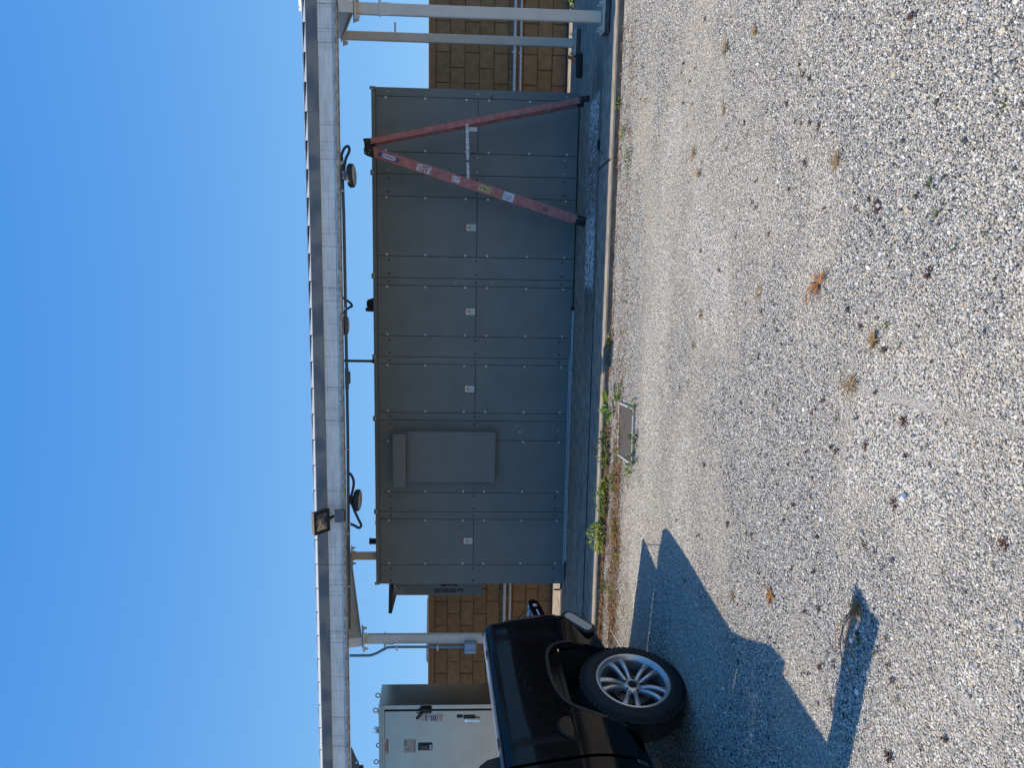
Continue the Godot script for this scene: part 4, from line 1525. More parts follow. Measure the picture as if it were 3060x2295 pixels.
func make_truck() -> void:
	var ang := deg_to_rad(11.0)
	var n := Vector3(0, 1, SLOPE).normalized()
	var f := Vector3(-sin(ang), 0, cos(ang))
	f = (f - n * f.dot(n)).normalized()
	var t := thing("pickup", "black pickup with its tailgate lowered and a rear door open", "pickup truck")
	t.transform = Transform3D(Basis(n.cross(f), n, f), Vector3(-2.50, ground_y(3.91), 3.91))
	var paint := mat(0.0018, 0.0018, 0.0022, 0.32)
	paint.metallic_specular = 0.25
	paint.clearcoat_enabled = true
	paint.clearcoat = 0.42
	paint.clearcoat_roughness = 0.04
	var scuff := grey(noise(131, 0.05, 4), 256, 256)
	for i in scuff.size():
		scuff[i] = clampi(25 + scuff[i] / 6, 0, 255)
	paint.roughness_texture = l8(scuff, 256, 256)
	paint.roughness = 1.0
	paint.uv1_triplanar = true
	paint.uv1_scale = Vector3.ONE / 0.8
	var plastic := mat(0.012, 0.012, 0.013, 0.45)
	var rail := mat(0.10, 0.105, 0.115, 0.22)
	rail.clearcoat_enabled = true
	var under := mat(0.010, 0.010, 0.010, 0.9)
	var glass := StandardMaterial3D.new()
	glass.albedo_color = Color(0.02, 0.024, 0.024, 0.94)
	glass.transparency = BaseMaterial3D.TRANSPARENCY_ALPHA
	glass.roughness = 0.03
	var st: SurfaceTool
	var arch := [[0.112, 0.40], [0.112, 0.70], [0.120, 0.77], [0.142, 0.822], [0.185, 0.857], [0.25, 0.873], [0.36, 0.879], [0.47, 0.873], [0.56, 0.855], [0.63, 0.825], [0.685, 0.775], [0.73, 0.69], [0.765, 0.59], [0.795, 0.48], [0.812, 0.40]]
	# bed sides: round the rear corner, then along to the cab
	for side in 2:
		var cols := []
		for k in 13:
			var phi := PI / 2 * k / 12.0
			var r := 0.12
			var zz := -0.255 + r - r * cos(phi)
			cols.append([zz, r - r * sin(phi), 0.502 - 0.012 * k / 12.0, 1.267])
		for z in [-0.08, -0.02, 0.03, 0.08]:
			cols.append([z, 0.0, 0.485 - 0.35 * (z + 0.08), 1.267])
		for a in arch:
			cols.append([a[0], 0.0, a[1], 1.267])
		for z in [0.88, 0.96, 1.03, 1.052]:
			cols.append([z, 0.0, 0.395, 1.267])
		obj("bed_side", skin(cols, 26, side == 1), paint, t)
		# inner skin, rail top and rear pillar
		var xs: float = 1.0 if side == 0 else -1.0
		var m := Transform3D(Basis(Vector3(xs, 0, 0), Vector3.UP, Vector3.BACK), Vector3(0.0 if side == 0 else -1.80, 0, 0))
		st = mb()
		bx(st, Vector3(-0.165, 1.252, -0.13), Vector3(-0.054, 1.272, 1.05), 0.009, m)
		obj("rail_cap", st, rail, t)
		for z in [0.10, 0.86]:
			st = mb()
			cbox(st, Vector3(-0.07, 1.272, z), Vector3(0.03, 0.006, 0.07), 0.002, m)
			obj("rail_socket", st, under, t)
		st = mb()
		bx(st, Vector3(-0.165, 0.78, -0.25), Vector3(-0.150, 1.26, 1.05), 0.0, m)
		bx(st, Vector3(-0.165, 0.72, -0.254), Vector3(-0.110, 1.24, -0.240), 0.004, m)
		obj("bed_inner_wall", st, plastic, t)
		# the lip of the wheel arch and the dark well behind it
		st = mb()
		for i in arch.size() - 1:
			var a := Vector3(side_w(arch[i][1]) + 0.004, arch[i][1], arch[i][0])
			var b := Vector3(side_w(arch[i + 1][1]) + 0.004, arch[i + 1][1], arch[i + 1][0])
			var ctr := Vector3(0, 0.45, 0.46)
			var up2 := ((a + b) * 0.5 - ctr)
			up2.x = 0
			up2 = up2.normalized() * 0.022
			quad(st, m * a, m * b, m * (b + up2), m * (a + up2), m.basis * Vector3(1, 0, 0))
			quad(st, m * a, m * b, m * (b + Vector3(-0.05, 0, 0)), m * (a + Vector3(-0.05, 0, 0)), m.basis * -up2)
			quad(st, m * (a + up2), m * (b + up2), m * (b + up2 + Vector3(-0.006, 0, 0)), m * (a + up2 + Vector3(-0.006, 0, 0)), m.basis * up2)
		obj("arch_lip", st, plastic, t)
		st = mb()
		for i in arch.size() - 1:
			var a := Vector3(-0.05, arch[i][1], arch[i][0])
			var b := Vector3(-0.05, arch[i + 1][1], arch[i + 1][0])
			quad(st, m * a, m * b, m * (b + Vector3(-0.42, 0, 0)), m * (a + Vector3(-0.42, 0, 0)), m.basis * (Vector3(0, 0.4, 0.46) - (a + b) * 0.5))
		bx(st, Vector3(-0.48, 0.36, 0.05), Vector3(-0.465, 0.90, 0.88), 0.0, m)
		obj("wheel_well", st, under, t)
		# lamp at the rear corner
		st = mb()
		var lamp := mat(0.16, 0.006, 0.012, 0.15)
		lamp.clearcoat_enabled = true
		var rows := 10
		for k in 8:
			for r in rows:
				var q := []
				var nn := []
				for e in [[k, r], [k + 1, r], [k + 1, r + 1], [k, r + 1]]:
					var tt: float = float(e[1]) / rows
					var h := lerpf(0.735, 1.115, tt)
					var bulge := 0.006 + 0.010 * sin(PI * tt)
					var phi: float = PI / 2 * (0.02 + 0.66 * e[0] / 8.0)
					var rr := 0.12 + bulge
					q.append(m * Vector3(side_w(h) - 0.12 + rr * sin(phi), h, -0.135 - rr * cos(phi)))
					nn.append(m.basis * Vector3(sin(phi), 0.15 * (tt - 0.5), -cos(phi)))
				smooth_quad(st, q, nn)
		obj("tail_lamp", st, lamp, t)
	# fuel flap
	st = mb()
	var tf := Transform3D(Basis(Vector3(0, 0, 1), Vector3.UP, Vector3(1, 0, 0)), Vector3(0.010, 0.835, 0.845))
	lathe(st, [Vector2(0.086, 0.004), Vector2(0.082, 0.007), Vector2(0.076, 0.0035)], 36, Transform3D(Basis(Vector3(0, 0, 1), -0.085) * Basis(Vector3(0, 1, 0), Vector3(1, 0, 0), Vector3(0, 0, 1)), Vector3(0.0055, 0.835, 0.845)))
	obj("fuel_flap_ring", st, plastic, t)
	st = mb()
	lathe(st, [Vector2(0.075, 0.004), Vector2(0.073, 0.0075), Vector2(0.0, 0.0085)], 36, Transform3D(Basis(Vector3(0, 0, 1), -0.085) * Basis(Vector3(0, 1, 0), Vector3(1, 0, 0), Vector3(0, 0, 1)), Vector3(0.005, 0.835, 0.845)))
	obj("fuel_flap", st, paint, t)
	# scratches along the upper bed side
	st = mb()
	for k in 40:
		var z := rng.randf_range(-0.03, 0.5)
		var h := 1.14 - z * 0.20 + rng.randfn() * 0.022
		var l := rng.randf_range(0.003, 0.022)
		var dh := rng.randf_range(-0.012, 0.012)
		var a := Vector3(side_w(h) + 0.0012, h, z)
		var b := Vector3(side_w(h + dh) + 0.0012, h + dh, z + l)
		quad(st, a, b, b + Vector3(-0.0001, 0.0015, 0), a + Vector3(-0.0001, 0.0015, 0), Vector3.RIGHT)
	obj("scratches", st, mat(0.07, 0.075, 0.08, 0.8), t)
	# bed floor and front wall, tailgate, bumper, frame
	st = mb()
	bx(st, Vector3(-1.66, 0.755, -0.25), Vector3(-0.14, 0.785, 1.05))
	bx(st, Vector3(-1.66, 0.76, 1.03), Vector3(-0.14, 1.255, 1.052))
	obj("bed_floor", st, plastic, t)
	st = mb()
	var gate := Transform3D(Basis(Vector3(1, 0, 0), deg_to_rad(8.0)), Vector3(0, 0.79, -0.262))
	prism(st, pv([0.0, -0.045, 0.0, 0.035, -0.30, 0.042, -0.355, 0.036, -0.385, 0.012, -0.385, -0.018, -0.36, -0.040, -0.28, -0.052]), -1.60, -0.185, gate * Transform3D(Basis(Vector3(0, 0, 1), Vector3.UP, Vector3(1, 0, 0)), Vector3.ZERO))
	var gate_mesh := obj("tailgate", st, paint, t)
	st = mb()
	cbox(st, Vector3(-0.1845, -0.005, -0.20), Vector3(0.004, 0.014, 0.11), 0.001, gate)
	cbox(st, Vector3(-0.1845, -0.006, -0.31), Vector3(0.004, 0.03, 0.03), 0.001, gate)
	obj("latch", st, M.alu, gate_mesh)
	st = mb()
	tube(st, [Vector3(-0.165, 1.14, -0.24), gate * Vector3(-0.19, 0.03, -0.30)], 0.004, 6)
	obj("tailgate_cable", st, plastic, t)
	var bump_tf := Transform3D(Basis(Vector3(0, -0.64, 0.77), Vector3(0, 0.77, 0.64), Vector3(-1, 0, 0)), Vector3(0, 0.592, -0.110))
	bump_tf.basis.z = Vector3(1, 0, 0)
	st = mb()
	prism(st, rounded(0.275, 0.112, 0.05), -1.80, 0.006, bump_tf)
	var bumper := obj("rear_bumper", st, plastic, t)
	st = mb()
	prism(st, rounded(0.228, 0.068, 0.030), 0.006, 0.013, bump_tf)
	obj("bumper_pad", st, mat(0.46, 0.42, 0.36, 0.4, 0.2), bumper)
	st = mb()
	bx(st, Vector3(-1.45, 0.36, -0.1), Vector3(-0.40, 0.74, 4.2))
	obj("chassis", st, under, t)
	# cab: lower sides, roof, pillars, glass
	for side in 2:
		var xs: float = 1.0 if side == 0 else -1.0
		var m := Transform3D(Basis(Vector3(xs, 0, 0), Vector3.UP, Vector3.BACK), Vector3(0.0 if side == 0 else -1.80, 0, 0))
		var cuts := [[1.068, 1.18], [1.186, 2.02], [2.026, 3.06], [3.066, 3.42], [4.10, 4.42]]
		for k in cuts.size():
			if side == 0 and k == 1:
				continue   # this door stands open
			var cols := []
			for i in 9:
				var z: float = lerpf(cuts[k][0], cuts[k][1], i / 8.0)
				var top := 1.267 if z < 3.07 else 1.20 - 0.05 * (z - 3.07)
				var inset: float = 0.0 if z < 4.2 else pow((z - 4.2) / 0.22, 2.0) * 0.12
				cols.append([z, inset + 0.006 * (1.0 if k == 0 else 0.0), 0.40, top])
			obj(["cab_corner", "rear_door", "front_door", "front_wing", "nose_side"][k], skin(cols, 20, side == 1), paint, t)
		var cols2 := []
		for a in [[3.42, 0.40], [3.43, 0.68], [3.48, 0.80], [3.58, 0.865], [3.76, 0.88], [3.94, 0.865], [4.04, 0.80], [4.09, 0.68], [4.10, 0.40]]:
			cols2.append([a[0], 0.0, a[1], 1.20 - 0.05 * (a[0] - 3.07)])
		obj("front_wing", skin(cols2, 16, side == 1), paint, t)
		st = mb()
		bx(st, Vector3(-0.13, 0.36, 1.07), Vector3(-0.02, 0.42, 3.40), 0.01, m)
		obj("sill", st, plastic, t)
		# pillars lean in towards the roof
		for p in [[1.10, 1.36, 0.16], [2.02, 2.02, 0.10], [3.05, 2.45, 0.07]]:
			st = mb()
			bar(st, m * Vector3(-0.075, 1.255, p[0]), m * Vector3(-0.205, 1.745, p[1]), 0.05, p[2], 0.012, Vector3.BACK)
			obj("pillar", st, paint, t)
		for p in [[1.19, 2.0, 1.42, 1.99], [2.04, 3.0, 2.05, 2.42]]:
			if side == 0 and p[0] < 1.5:
				continue
			st = mb()
			quad(st, m * Vector3(-0.085, 1.26, p[0]), m * Vector3(-0.085, 1.26, p[1]), m * Vector3(-0.200, 1.72, p[3]), m * Vector3(-0.200, 1.72, p[2]), m.basis.x)
			obj("side_glass", st, glass, t)
	st = mb()
	prism(st, pv([1.30, 1.70, 1.36, 1.755, 1.9, 1.778, 2.4, 1.765, 2.52, 1.72, 2.45, 1.715, 1.9, 1.73, 1.40, 1.71]), -1.60, -0.20, Transform3D(Basis(Vector3(0, 0, 1), Vector3.UP, Vector3(1, 0, 0)), Vector3.ZERO))
	obj("roof", st, paint, t)
	st = mb()
	bx(st, Vector3(-1.72, 0.45, 1.068), Vector3(-0.08, 1.262, 1.085))
	obj("cab_back", st, paint, t)
	st = mb()
	prism(st, pv([0.905, 1.262, 0.925, 1.34, 0.96, 1.385, 1.06, 1.45, 1.30, 1.70, 1.45, 1.74, 1.45, 1.70, 1.24, 1.262]), -0.21, -0.115, Transform3D(Basis(Vector3(0, 0, 1), Vector3.UP, Vector3(1, 0, 0)), Vector3.ZERO))
	obj("sail_trim", st, plastic, t)
	st = mb()
	quad(st, Vector3(-1.68, 1.26, 1.11), Vector3(-0.12, 1.26, 1.11), Vector3(-0.25, 1.70, 1.34), Vector3(-1.55, 1.70, 1.34), Vector3(0, 0.3, -1))
	quad(st, Vector3(-1.70, 1.24, 3.05), Vector3(-0.10, 1.24, 3.05), Vector3(-0.24, 1.71, 2.50), Vector3(-1.56, 1.71, 2.50), Vector3(0, 0.3, 1))
	obj("windscreen", st, glass, t)
	st = mb()
	prism(st, pv([3.03, 1.10, 3.06, 1.225, 3.7, 1.19, 4.25, 1.11, 4.42, 1.02, 4.44, 0.62, 4.36, 0.42, 4.2, 0.42, 4.2, 1.0, 3.1, 1.08]), -1.70, -0.10, Transform3D(Basis(Vector3(0, 0, 1), Vector3.UP, Vector3(1, 0, 0)), Vector3.ZERO))
	obj("bonnet", st, paint, t)
	st = mb()
	bx(st, Vector3(-1.66, 0.42, 1.09), Vector3(-0.12, 0.50, 3.05))
	for z in [1.35, 2.15]:
		for x in [-1.30, -0.50]:
			cbox(st, Vector3(x, 0.66, z + 0.12), Vector3(0.5, 0.3, 0.5), 0.05)
			cbox(st, Vector3(x, 1.02, z - 0.14), Vector3(0.46, 0.62, 0.14), 0.05)
	cbox(st, Vector3(-0.9, 0.95, 2.92), Vector3(1.5, 0.5, 0.25), 0.06)
	obj("cabin_seats", st, mat(0.03, 0.03, 0.032, 0.9), t)
	# the open rear door, hinged on the middle pillar
	var dh := Transform3D(Basis(Vector3.UP, deg_to_rad(-86.0)), Vector3(0.0, 0, 2.03))
	st = mb()
	prism(st, pv([-0.03, 0.44, -0.60, 0.44, -0.78, 0.60, -0.84, 0.90, -0.84, 1.25, -0.02, 1.26]), -0.09, 0.012, dh * Transform3D(Basis(Vector3(0, 0, 1), Vector3.UP, Vector3(1, 0, 0)), Vector3.ZERO))
	var dr := obj("open_door", st, paint, t)
	st = mb()
	bar(st, dh * Vector3(-0.06, 1.24, -0.04), dh * Vector3(-0.16, 1.70, -0.05), 0.05, 0.045, 0.006)
	bar(st, dh * Vector3(-0.16, 1.70, -0.05), dh * Vector3(-0.17, 1.70, -0.58), 0.045, 0.045, 0.006, Vector3.UP)
	bar(st, dh * Vector3(-0.17, 1.70, -0.58), dh * Vector3(-0.07, 1.24, -0.82), 0.05, 0.045, 0.006)
	obj("window_frame", st, plastic, dr)
	# wheels
	for q in [[0.455, 0], [0.455, 1], [3.76, 0], [3.76, 1]]:
		var xs: float = 1.0 if q[1] == 0 else -1.0
		var wt := Transform3D(Basis(Vector3(0, 0, 1) * xs, Vector3(xs, 0, 0), Vector3(0, 1, 0)), Vector3((-0.018) if q[1] == 0 else -1.782, 0.343, q[0]))
		make_wheel(t, wt, under)

func make_wheel(t: Node3D, wt: Transform3D, under: Material) -> void:
	# axis of wt: y points out of the truck, the outer face lies at y = 0
	var tyre := mat(0.014, 0.014, 0.0145, 0.8)
	var alloy := mat(0.52, 0.52, 0.53, 0.30, 0.8)
	var st := mb()
	lathe(st, [Vector2(0.232, -0.012), Vector2(0.245, -0.004), Vector2(0.262, 0.000), Vector2(0.268, 0.0025), Vector2(0.274, 0.000), Vector2(0.292, -0.004), Vector2(0.308, -0.014), Vector2(0.312, -0.012), Vector2(0.318, -0.020), Vector2(0.331, -0.034), Vector2(0.340, -0.052), Vector2(0.343, -0.08), Vector2(0.344, -0.115), Vector2(0.343, -0.15), Vector2(0.338, -0.19), Vector2(0.320, -0.215), Vector2(0.29, -0.23), Vector2(0.232, -0.22)], 64, wt)
	var ty := obj("tyre", st, tyre, t)
	# tread blocks standing proud round the shoulder
	st = mb()
	for k in 60:
		var an := TAU * k / 60.0
		var fr := wt * Transform3D(Basis(Vector3.UP, an), Vector3.ZERO)
		for r in [[-0.046, 0.028, 0.0], [-0.085, 0.03, 0.5], [-0.122, 0.03, 0.0], [-0.158, 0.03, 0.5]]:
			cbox(st, Vector3(0.3405, r[0], 0.0), Vector3(0.010, r[1], 0.027), 0.001, fr * Transform3D(Basis(Vector3.UP, r[2] * TAU / 60.0), Vector3.ZERO))
	obj("tread", st, tyre, ty)
	st = mb()
	lathe(st, [Vector2(0.205, -0.10), Vector2(0.207, -0.035), Vector2(0.214, -0.020), Vector2(0.222, -0.013), Vector2(0.228, -0.004), Vector2(0.236, -0.001), Vector2(0.243, -0.004), Vector2(0.244, -0.014)], 64, wt)
	var rim := obj("rim", st, alloy, t)
	st = mb()
	lathe(st, [Vector2(0.0, -0.105), Vector2(0.205, -0.10)], 40, wt)
	obj("brake_shield", st, under, t)
	st = mb()
	lathe(st, [Vector2(0.13, -0.095), Vector2(0.13, -0.085), Vector2(0.075, -0.083)], 40, wt)
	obj("brake_disc", st, mat(0.10, 0.09, 0.08, 0.5, 0.6), t)
	for pair in 5:
		for s in [-1.0, 1.0]:
			var a0: float = TAU * pair / 5.0 + PI / 2 + s * 0.42
			var a1: float = TAU * pair / 5.0 + PI / 2 + s * 0.205
			st = mb()
			# a spoke swept from hub to rim, rounded on top, with a bow in depth
			var steps := 8
			var prev := []
			for i in steps + 1:
				var u := float(i) / steps
				var r := lerpf(0.045, 0.218, u)
				var an := lerpf(a0 * 0.62 + (TAU * pair / 5.0 + PI / 2) * 0.38, a1, smoothstep(0.0, 0.75, u))
				var y := -0.022 - 0.030 * pow(1.0 - u, 1.5) + 0.012 * sin(PI * u)
				var half := lerpf(0.0125, 0.0165, u) * (1.0 + 0.25 * pow(u, 6.0))
				var d := Vector3(cos(an), 0, sin(an))
				var tn := Vector3(-sin(an), 0, cos(an))
				var ring := []
				for k in [[-1.0, -0.030], [-1.0, -0.008], [-0.62, 0.0], [0.0, 0.002], [0.62, 0.0], [1.0, -0.008], [1.0, -0.030]]:
					ring.append(wt * (d * r + tn * half * k[0] + Vector3.UP * (y + k[1])))
				if i > 0:
					for k in 6:
						quad(st, prev[k], ring[k], ring[k + 1], prev[k + 1], wt.basis * (tn * ([-1.0, -0.8, -0.2, 0.2, 0.8, 1.0][k]) + Vector3.UP * 0.7))
				prev = ring
			obj("spoke", st, alloy, rim)
	st = mb()
	lathe(st, [Vector2(0.066, -0.075), Vector2(0.066, -0.052), Vector2(0.058, -0.046), Vector2(0.034, -0.043), Vector2(0.030, -0.050), Vector2(0.0, -0.052)], 32, wt)
	obj("hub", st, alloy, rim)
	st = mb()
	lathe(st, [Vector2(0.028, -0.050), Vector2(0.027, -0.042), Vector2(0.0, -0.040)], 24, wt)
	obj("centre_cap", st, under, rim)
	for k in 5:
		var an := TAU * (k + 0.5) / 5.0 + PI / 2
		st = mb()
		cyl(st, wt * Vector3(cos(an) * 0.056, -0.06, sin(an) * 0.056), wt * Vector3(cos(an) * 0.056, -0.043, sin(an) * 0.056), 0.0095, 0.0085, 6)
		obj("lug_nut", st, under, rim)

# ------------------------------------------------------------------ small things on the ground
func hand_hole(label: String, at: Vector3, w: float, d: float, turn: float) -> void:
	var t := thing("handhole_cover", label, "utility cover", at, "utility box lids set in the gravel")
	t.basis = Basis(Vector3.RIGHT, atan(SLOPE)) * Basis(Vector3.UP, turn)
	var conc := tri_mat(mottle(256, 141, 0.05, Color(0.30, 0.29, 0.27), Color(0.48, 0.47, 0.44), 0.5), 0.5, 0.9)
	var st := mb()
	for s in [-1.0, 1.0]:
		cbox(st, Vector3(s * (w / 2 - 0.011), -0.032, 0), Vector3(0.022, 0.085, d), 0.004)
		cbox(st, Vector3(0, -0.032, s * (d / 2 - 0.011)), Vector3(w - 0.044, 0.085, 0.022), 0.004)
	obj("rim", st, conc, t)
	var lidm := tri_mat(mottle(256, 142, 0.06, Color(0.055, 0.047, 0.047), Color(0.105, 0.094, 0.09), 0.8, 1.4), 0.35, 0.85)
	st = mb()
	cbox(st, Vector3(0, -0.035, 0), Vector3(w - 0.050, 0.08, d - 0.050), 0.004)
	var lid := obj("lid", st, lidm, t)
	for z in [-0.16, 0.16]:
		st = mb()
		cyl(st, Vector3(-0.02, 0.004, z), Vector3(-0.02, 0.0065, z), 0.014, 0.014, 12)
		obj("lid_bolt", st, M.black, lid)

func make_small_things() -> void:
	hand_hole("grey utility lid in the gravel, fully in view below the hooded box", Vector3(-1.298, ground_y(2.853) + 0.010, 2.853), 0.475, 0.43, 0.06)
	hand_hole("grey utility lid in the gravel, half hidden beside the pickup wheel", Vector3(-3.43, ground_y(2.85) + 0.008, 2.80), 0.56, 0.47, 0.06)
	# small grey sounder box on the left front post, with its conduit
	var t := thing("alarm_box", "small grey alarm box with ribbed cover fixed to the left front post", "alarm", Vector3(-3.745, 1.19, 1.885))
	var st := mb()
	cbox(st, Vector3(0, 0, 0), Vector3(0.118, 0.125, 0.07), 0.008)
	obj("case", st, mat(0.20, 0.235, 0.28, 0.5), t)
	st = mb()
	cbox(st, Vector3(0.0, 0, 0.038), Vector3(0.104, 0.112, 0.02), 0.008)
	cbox(st, Vector3(-0.03, 0, 0.052), Vector3(0.035, 0.10, 0.012), 0.005)
	obj("cover", st, mat(0.30, 0.335, 0.39, 0.45), t)
	st = mb()
	for k in 3:
		cyl(st, Vector3(-0.03 + k * 0.022, 0.06, 0.0), Vector3(-0.03 + k * 0.022, 0.085, 0.0), 0.009, 0.009, 8)
	obj("gland", st, mat(0.10, 0.12, 0.15, 0.5), t)
	t = thing("post_conduit", "bluish bent conduit curving from the eave beam to the left front post", "conduit", Vector3(-3.70, 0, 1.85))
	st = mb()
	tube(st, spline([Vector3(-0.125, 2.40, 0.05), Vector3(-0.125, 2.27, 0.05), Vector3(-0.122, 2.19, 0.05), Vector3(-0.095, 2.12, 0.05), Vector3(-0.055, 2.05, 0.05), Vector3(-0.036, 1.97, 0.05), Vector3(-0.036, 1.55, 0.05), Vector3(-0.036, 1.26, 0.05)], 6), 0.0135, 10)
	obj("pipe", st, mat(0.13, 0.19, 0.22, 0.4, 0.3), t)
	for y in [1.93, 1.52]:
		st = mb()
		cbox(st, Vector3(-0.045, y, 0.05), Vector3(0.05, 0.016, 0.034), 0.003)
		obj("clip", st, M.galv, t)
	# loppers lying on the pad by the right-hand rear post
	t = thing("loppers", "black tool head with an orange handle lying by the right rear post", "hand tool", Vector3(2.36, 0, -0.06))
	st = mb()
	cbox(st, Vector3(0.0, 0.034, 0.14), Vector3(0.26, 0.066, 0.075), 0.012)
	obj("head", st, M.black, t)
	st = mb()
	cbox(st, Vector3(0.0, 0.036, 0.181), Vector3(0.23, 0.016, 0.006), 0.002)
	cbox(st, Vector3(0.0, 0.069, 0.14), Vector3(0.24, 0.006, 0.03), 0.002)
	obj("blade_guide", st, M.rubber, t)
	st = mb()
	cyl(st, Vector3(0.235, 0.105, -0.36), Vector3(0.06, 0.055, 0.10), 0.020, 0.017, 12)
	obj("handle", st, M.orange, t)
	# a scrap of black rubber with a dangling cord, by the edge of the slab
	t = thing("rubber_scrap", "curled scrap of black rubber with a cord on the slab joint", "scrap", Vector3(1.24, 0, 1.555))
	st = mb()
	prism(st, pv([-0.05, 0.0, 0.0, -0.018, 0.045, -0.012, 0.055, 0.018, 0.02, 0.030, -0.035, 0.026]), 0.003, 0.018, Transform3D(Basis(Vector3.RIGHT, -PI / 2 + 0.25), Vector3.ZERO))
	obj("scrap", st, M.rubber, t)
	st = mb()
	tube(st, spline([Vector3(-0.04, 0.01, 0.0), Vector3(-0.07, 0.006, 0.08), Vector3(-0.085, 0.006, 0.14), Vector3(-0.11, 0.005, 0.20)], 4), 0.0035, 6)
	obj("cord", st, M.rubber, t)

# ------------------------------------------------------------------ weeds and litter
func blade(st: SurfaceTool, a: Vector3, dir: Vector3, l: float, w: float, droop: float) -> void:
	var side := dir.cross(Vector3.UP)
	if side.length() < 0.05:
		side = dir.cross(Vector3.RIGHT)
	side = side.normalized().rotated(dir, rng.randf_range(-0.8, 0.8))
	var m := a + dir * l * 0.55
	var e := a + dir * l + Vector3.DOWN * droop
	var s := side * w * 0.5
	var up := side.cross(dir)
	quad(st, a - s * 0.6, a + s * 0.6, m + s, m - s, up)
	tri(st, m - s, m + s, e, up)

func leaf(st: SurfaceTool, a: Vector3, dir: Vector3, l: float, w: float) -> void:
	var side := dir.cross(Vector3.UP).normalized().rotated(dir, rng.randf_range(-0.9, 0.9))
	var up := side.cross(dir).normalized()
	if up.y < 0:
		up = -up
	var b1 := a + dir * l * 0.35 + up * l * 0.05
	var b2 := a + dir * l * 0.7 + up * l * 0.03
	var tip := a + dir * l - up * l * 0.05
	var s1 := side * w * 0.5
	var s2 := side * w * 0.42
	var lift := up * w * 0.12
	for sg in [-1.0, 1.0]:
		tri(st, a, b1, b1 + s1 * sg + lift, up)
		quad(st, b1, b2, b2 + s2 * sg + lift, b1 + s1 * sg + lift, up)
		tri(st, b2, tip, b2 + s2 * sg + lift, up)

func tuft(n: int, l: float, w: float, flat: float, lean := Vector3.ZERO) -> ArrayMesh:
	var st := mb()
	for k in n:
		var an := rng.randf() * TAU
		var d := (Vector3(cos(an), rng.randf_range(0.15, 1.0) * (1.0 - flat) + 0.08, sin(an)) + lean).normalized()
		blade(st, Vector3(cos(an), 0, sin(an)) * l * 0.06, d, l * rng.randf_range(0.45, 1.0), w, l * rng.randf_range(0.0, 0.25))
	return st.commit()

func leafy(n: int, radius: float, high: float, size: float) -> ArrayMesh:
	var st := mb()
	for k in n:
		var an := rng.randf() * TAU
		var r := radius * sqrt(rng.randf())
		var y := high * rng.randf_range(0.08, 1.0) * (1.0 - 0.5 * pow(r / radius, 2.0))
		var p := Vector3(cos(an) * r, y, sin(an) * r)
		var d := (Vector3(cos(an), rng.randf_range(-0.3, 0.9), sin(an)) + Vector3(rng.randfn(), rng.randfn() * 0.5, rng.randfn()) * 0.5).normalized()
		leaf(st, p, d, size * rng.randf_range(0.6, 1.25), size * rng.randf_range(0.35, 0.55))
	return st.commit()

func stalks(n: int, radius: float, high: float) -> ArrayMesh:
	var st := mb()
	for k in n:
		var an := rng.randf() * TAU
		var r := radius * sqrt(rng.randf())
		tube(st, [Vector3(0.1 * cos(an) * r, -0.01, 0.1 * sin(an) * r), Vector3(cos(an) * r * 0.6, high * 0.5, sin(an) * r * 0.6), Vector3(cos(an) * r, high * rng.randf_range(0.6, 1.0), sin(an) * r)], 0.0022, 5)
	return st.commit()

func leaf_mat(r: float, g: float, b: float) -> StandardMaterial3D:
	var m := mat(r, g, b, 0.6)
	m.backlight_enabled = true
	m.backlight = lin(r * 1.6, g * 1.5, b * 0.9)
	return m

func on_ground(p: Vector2) -> Vector3:
	return Vector3(p.x, ground_y(p.y) + 0.004, p.y)

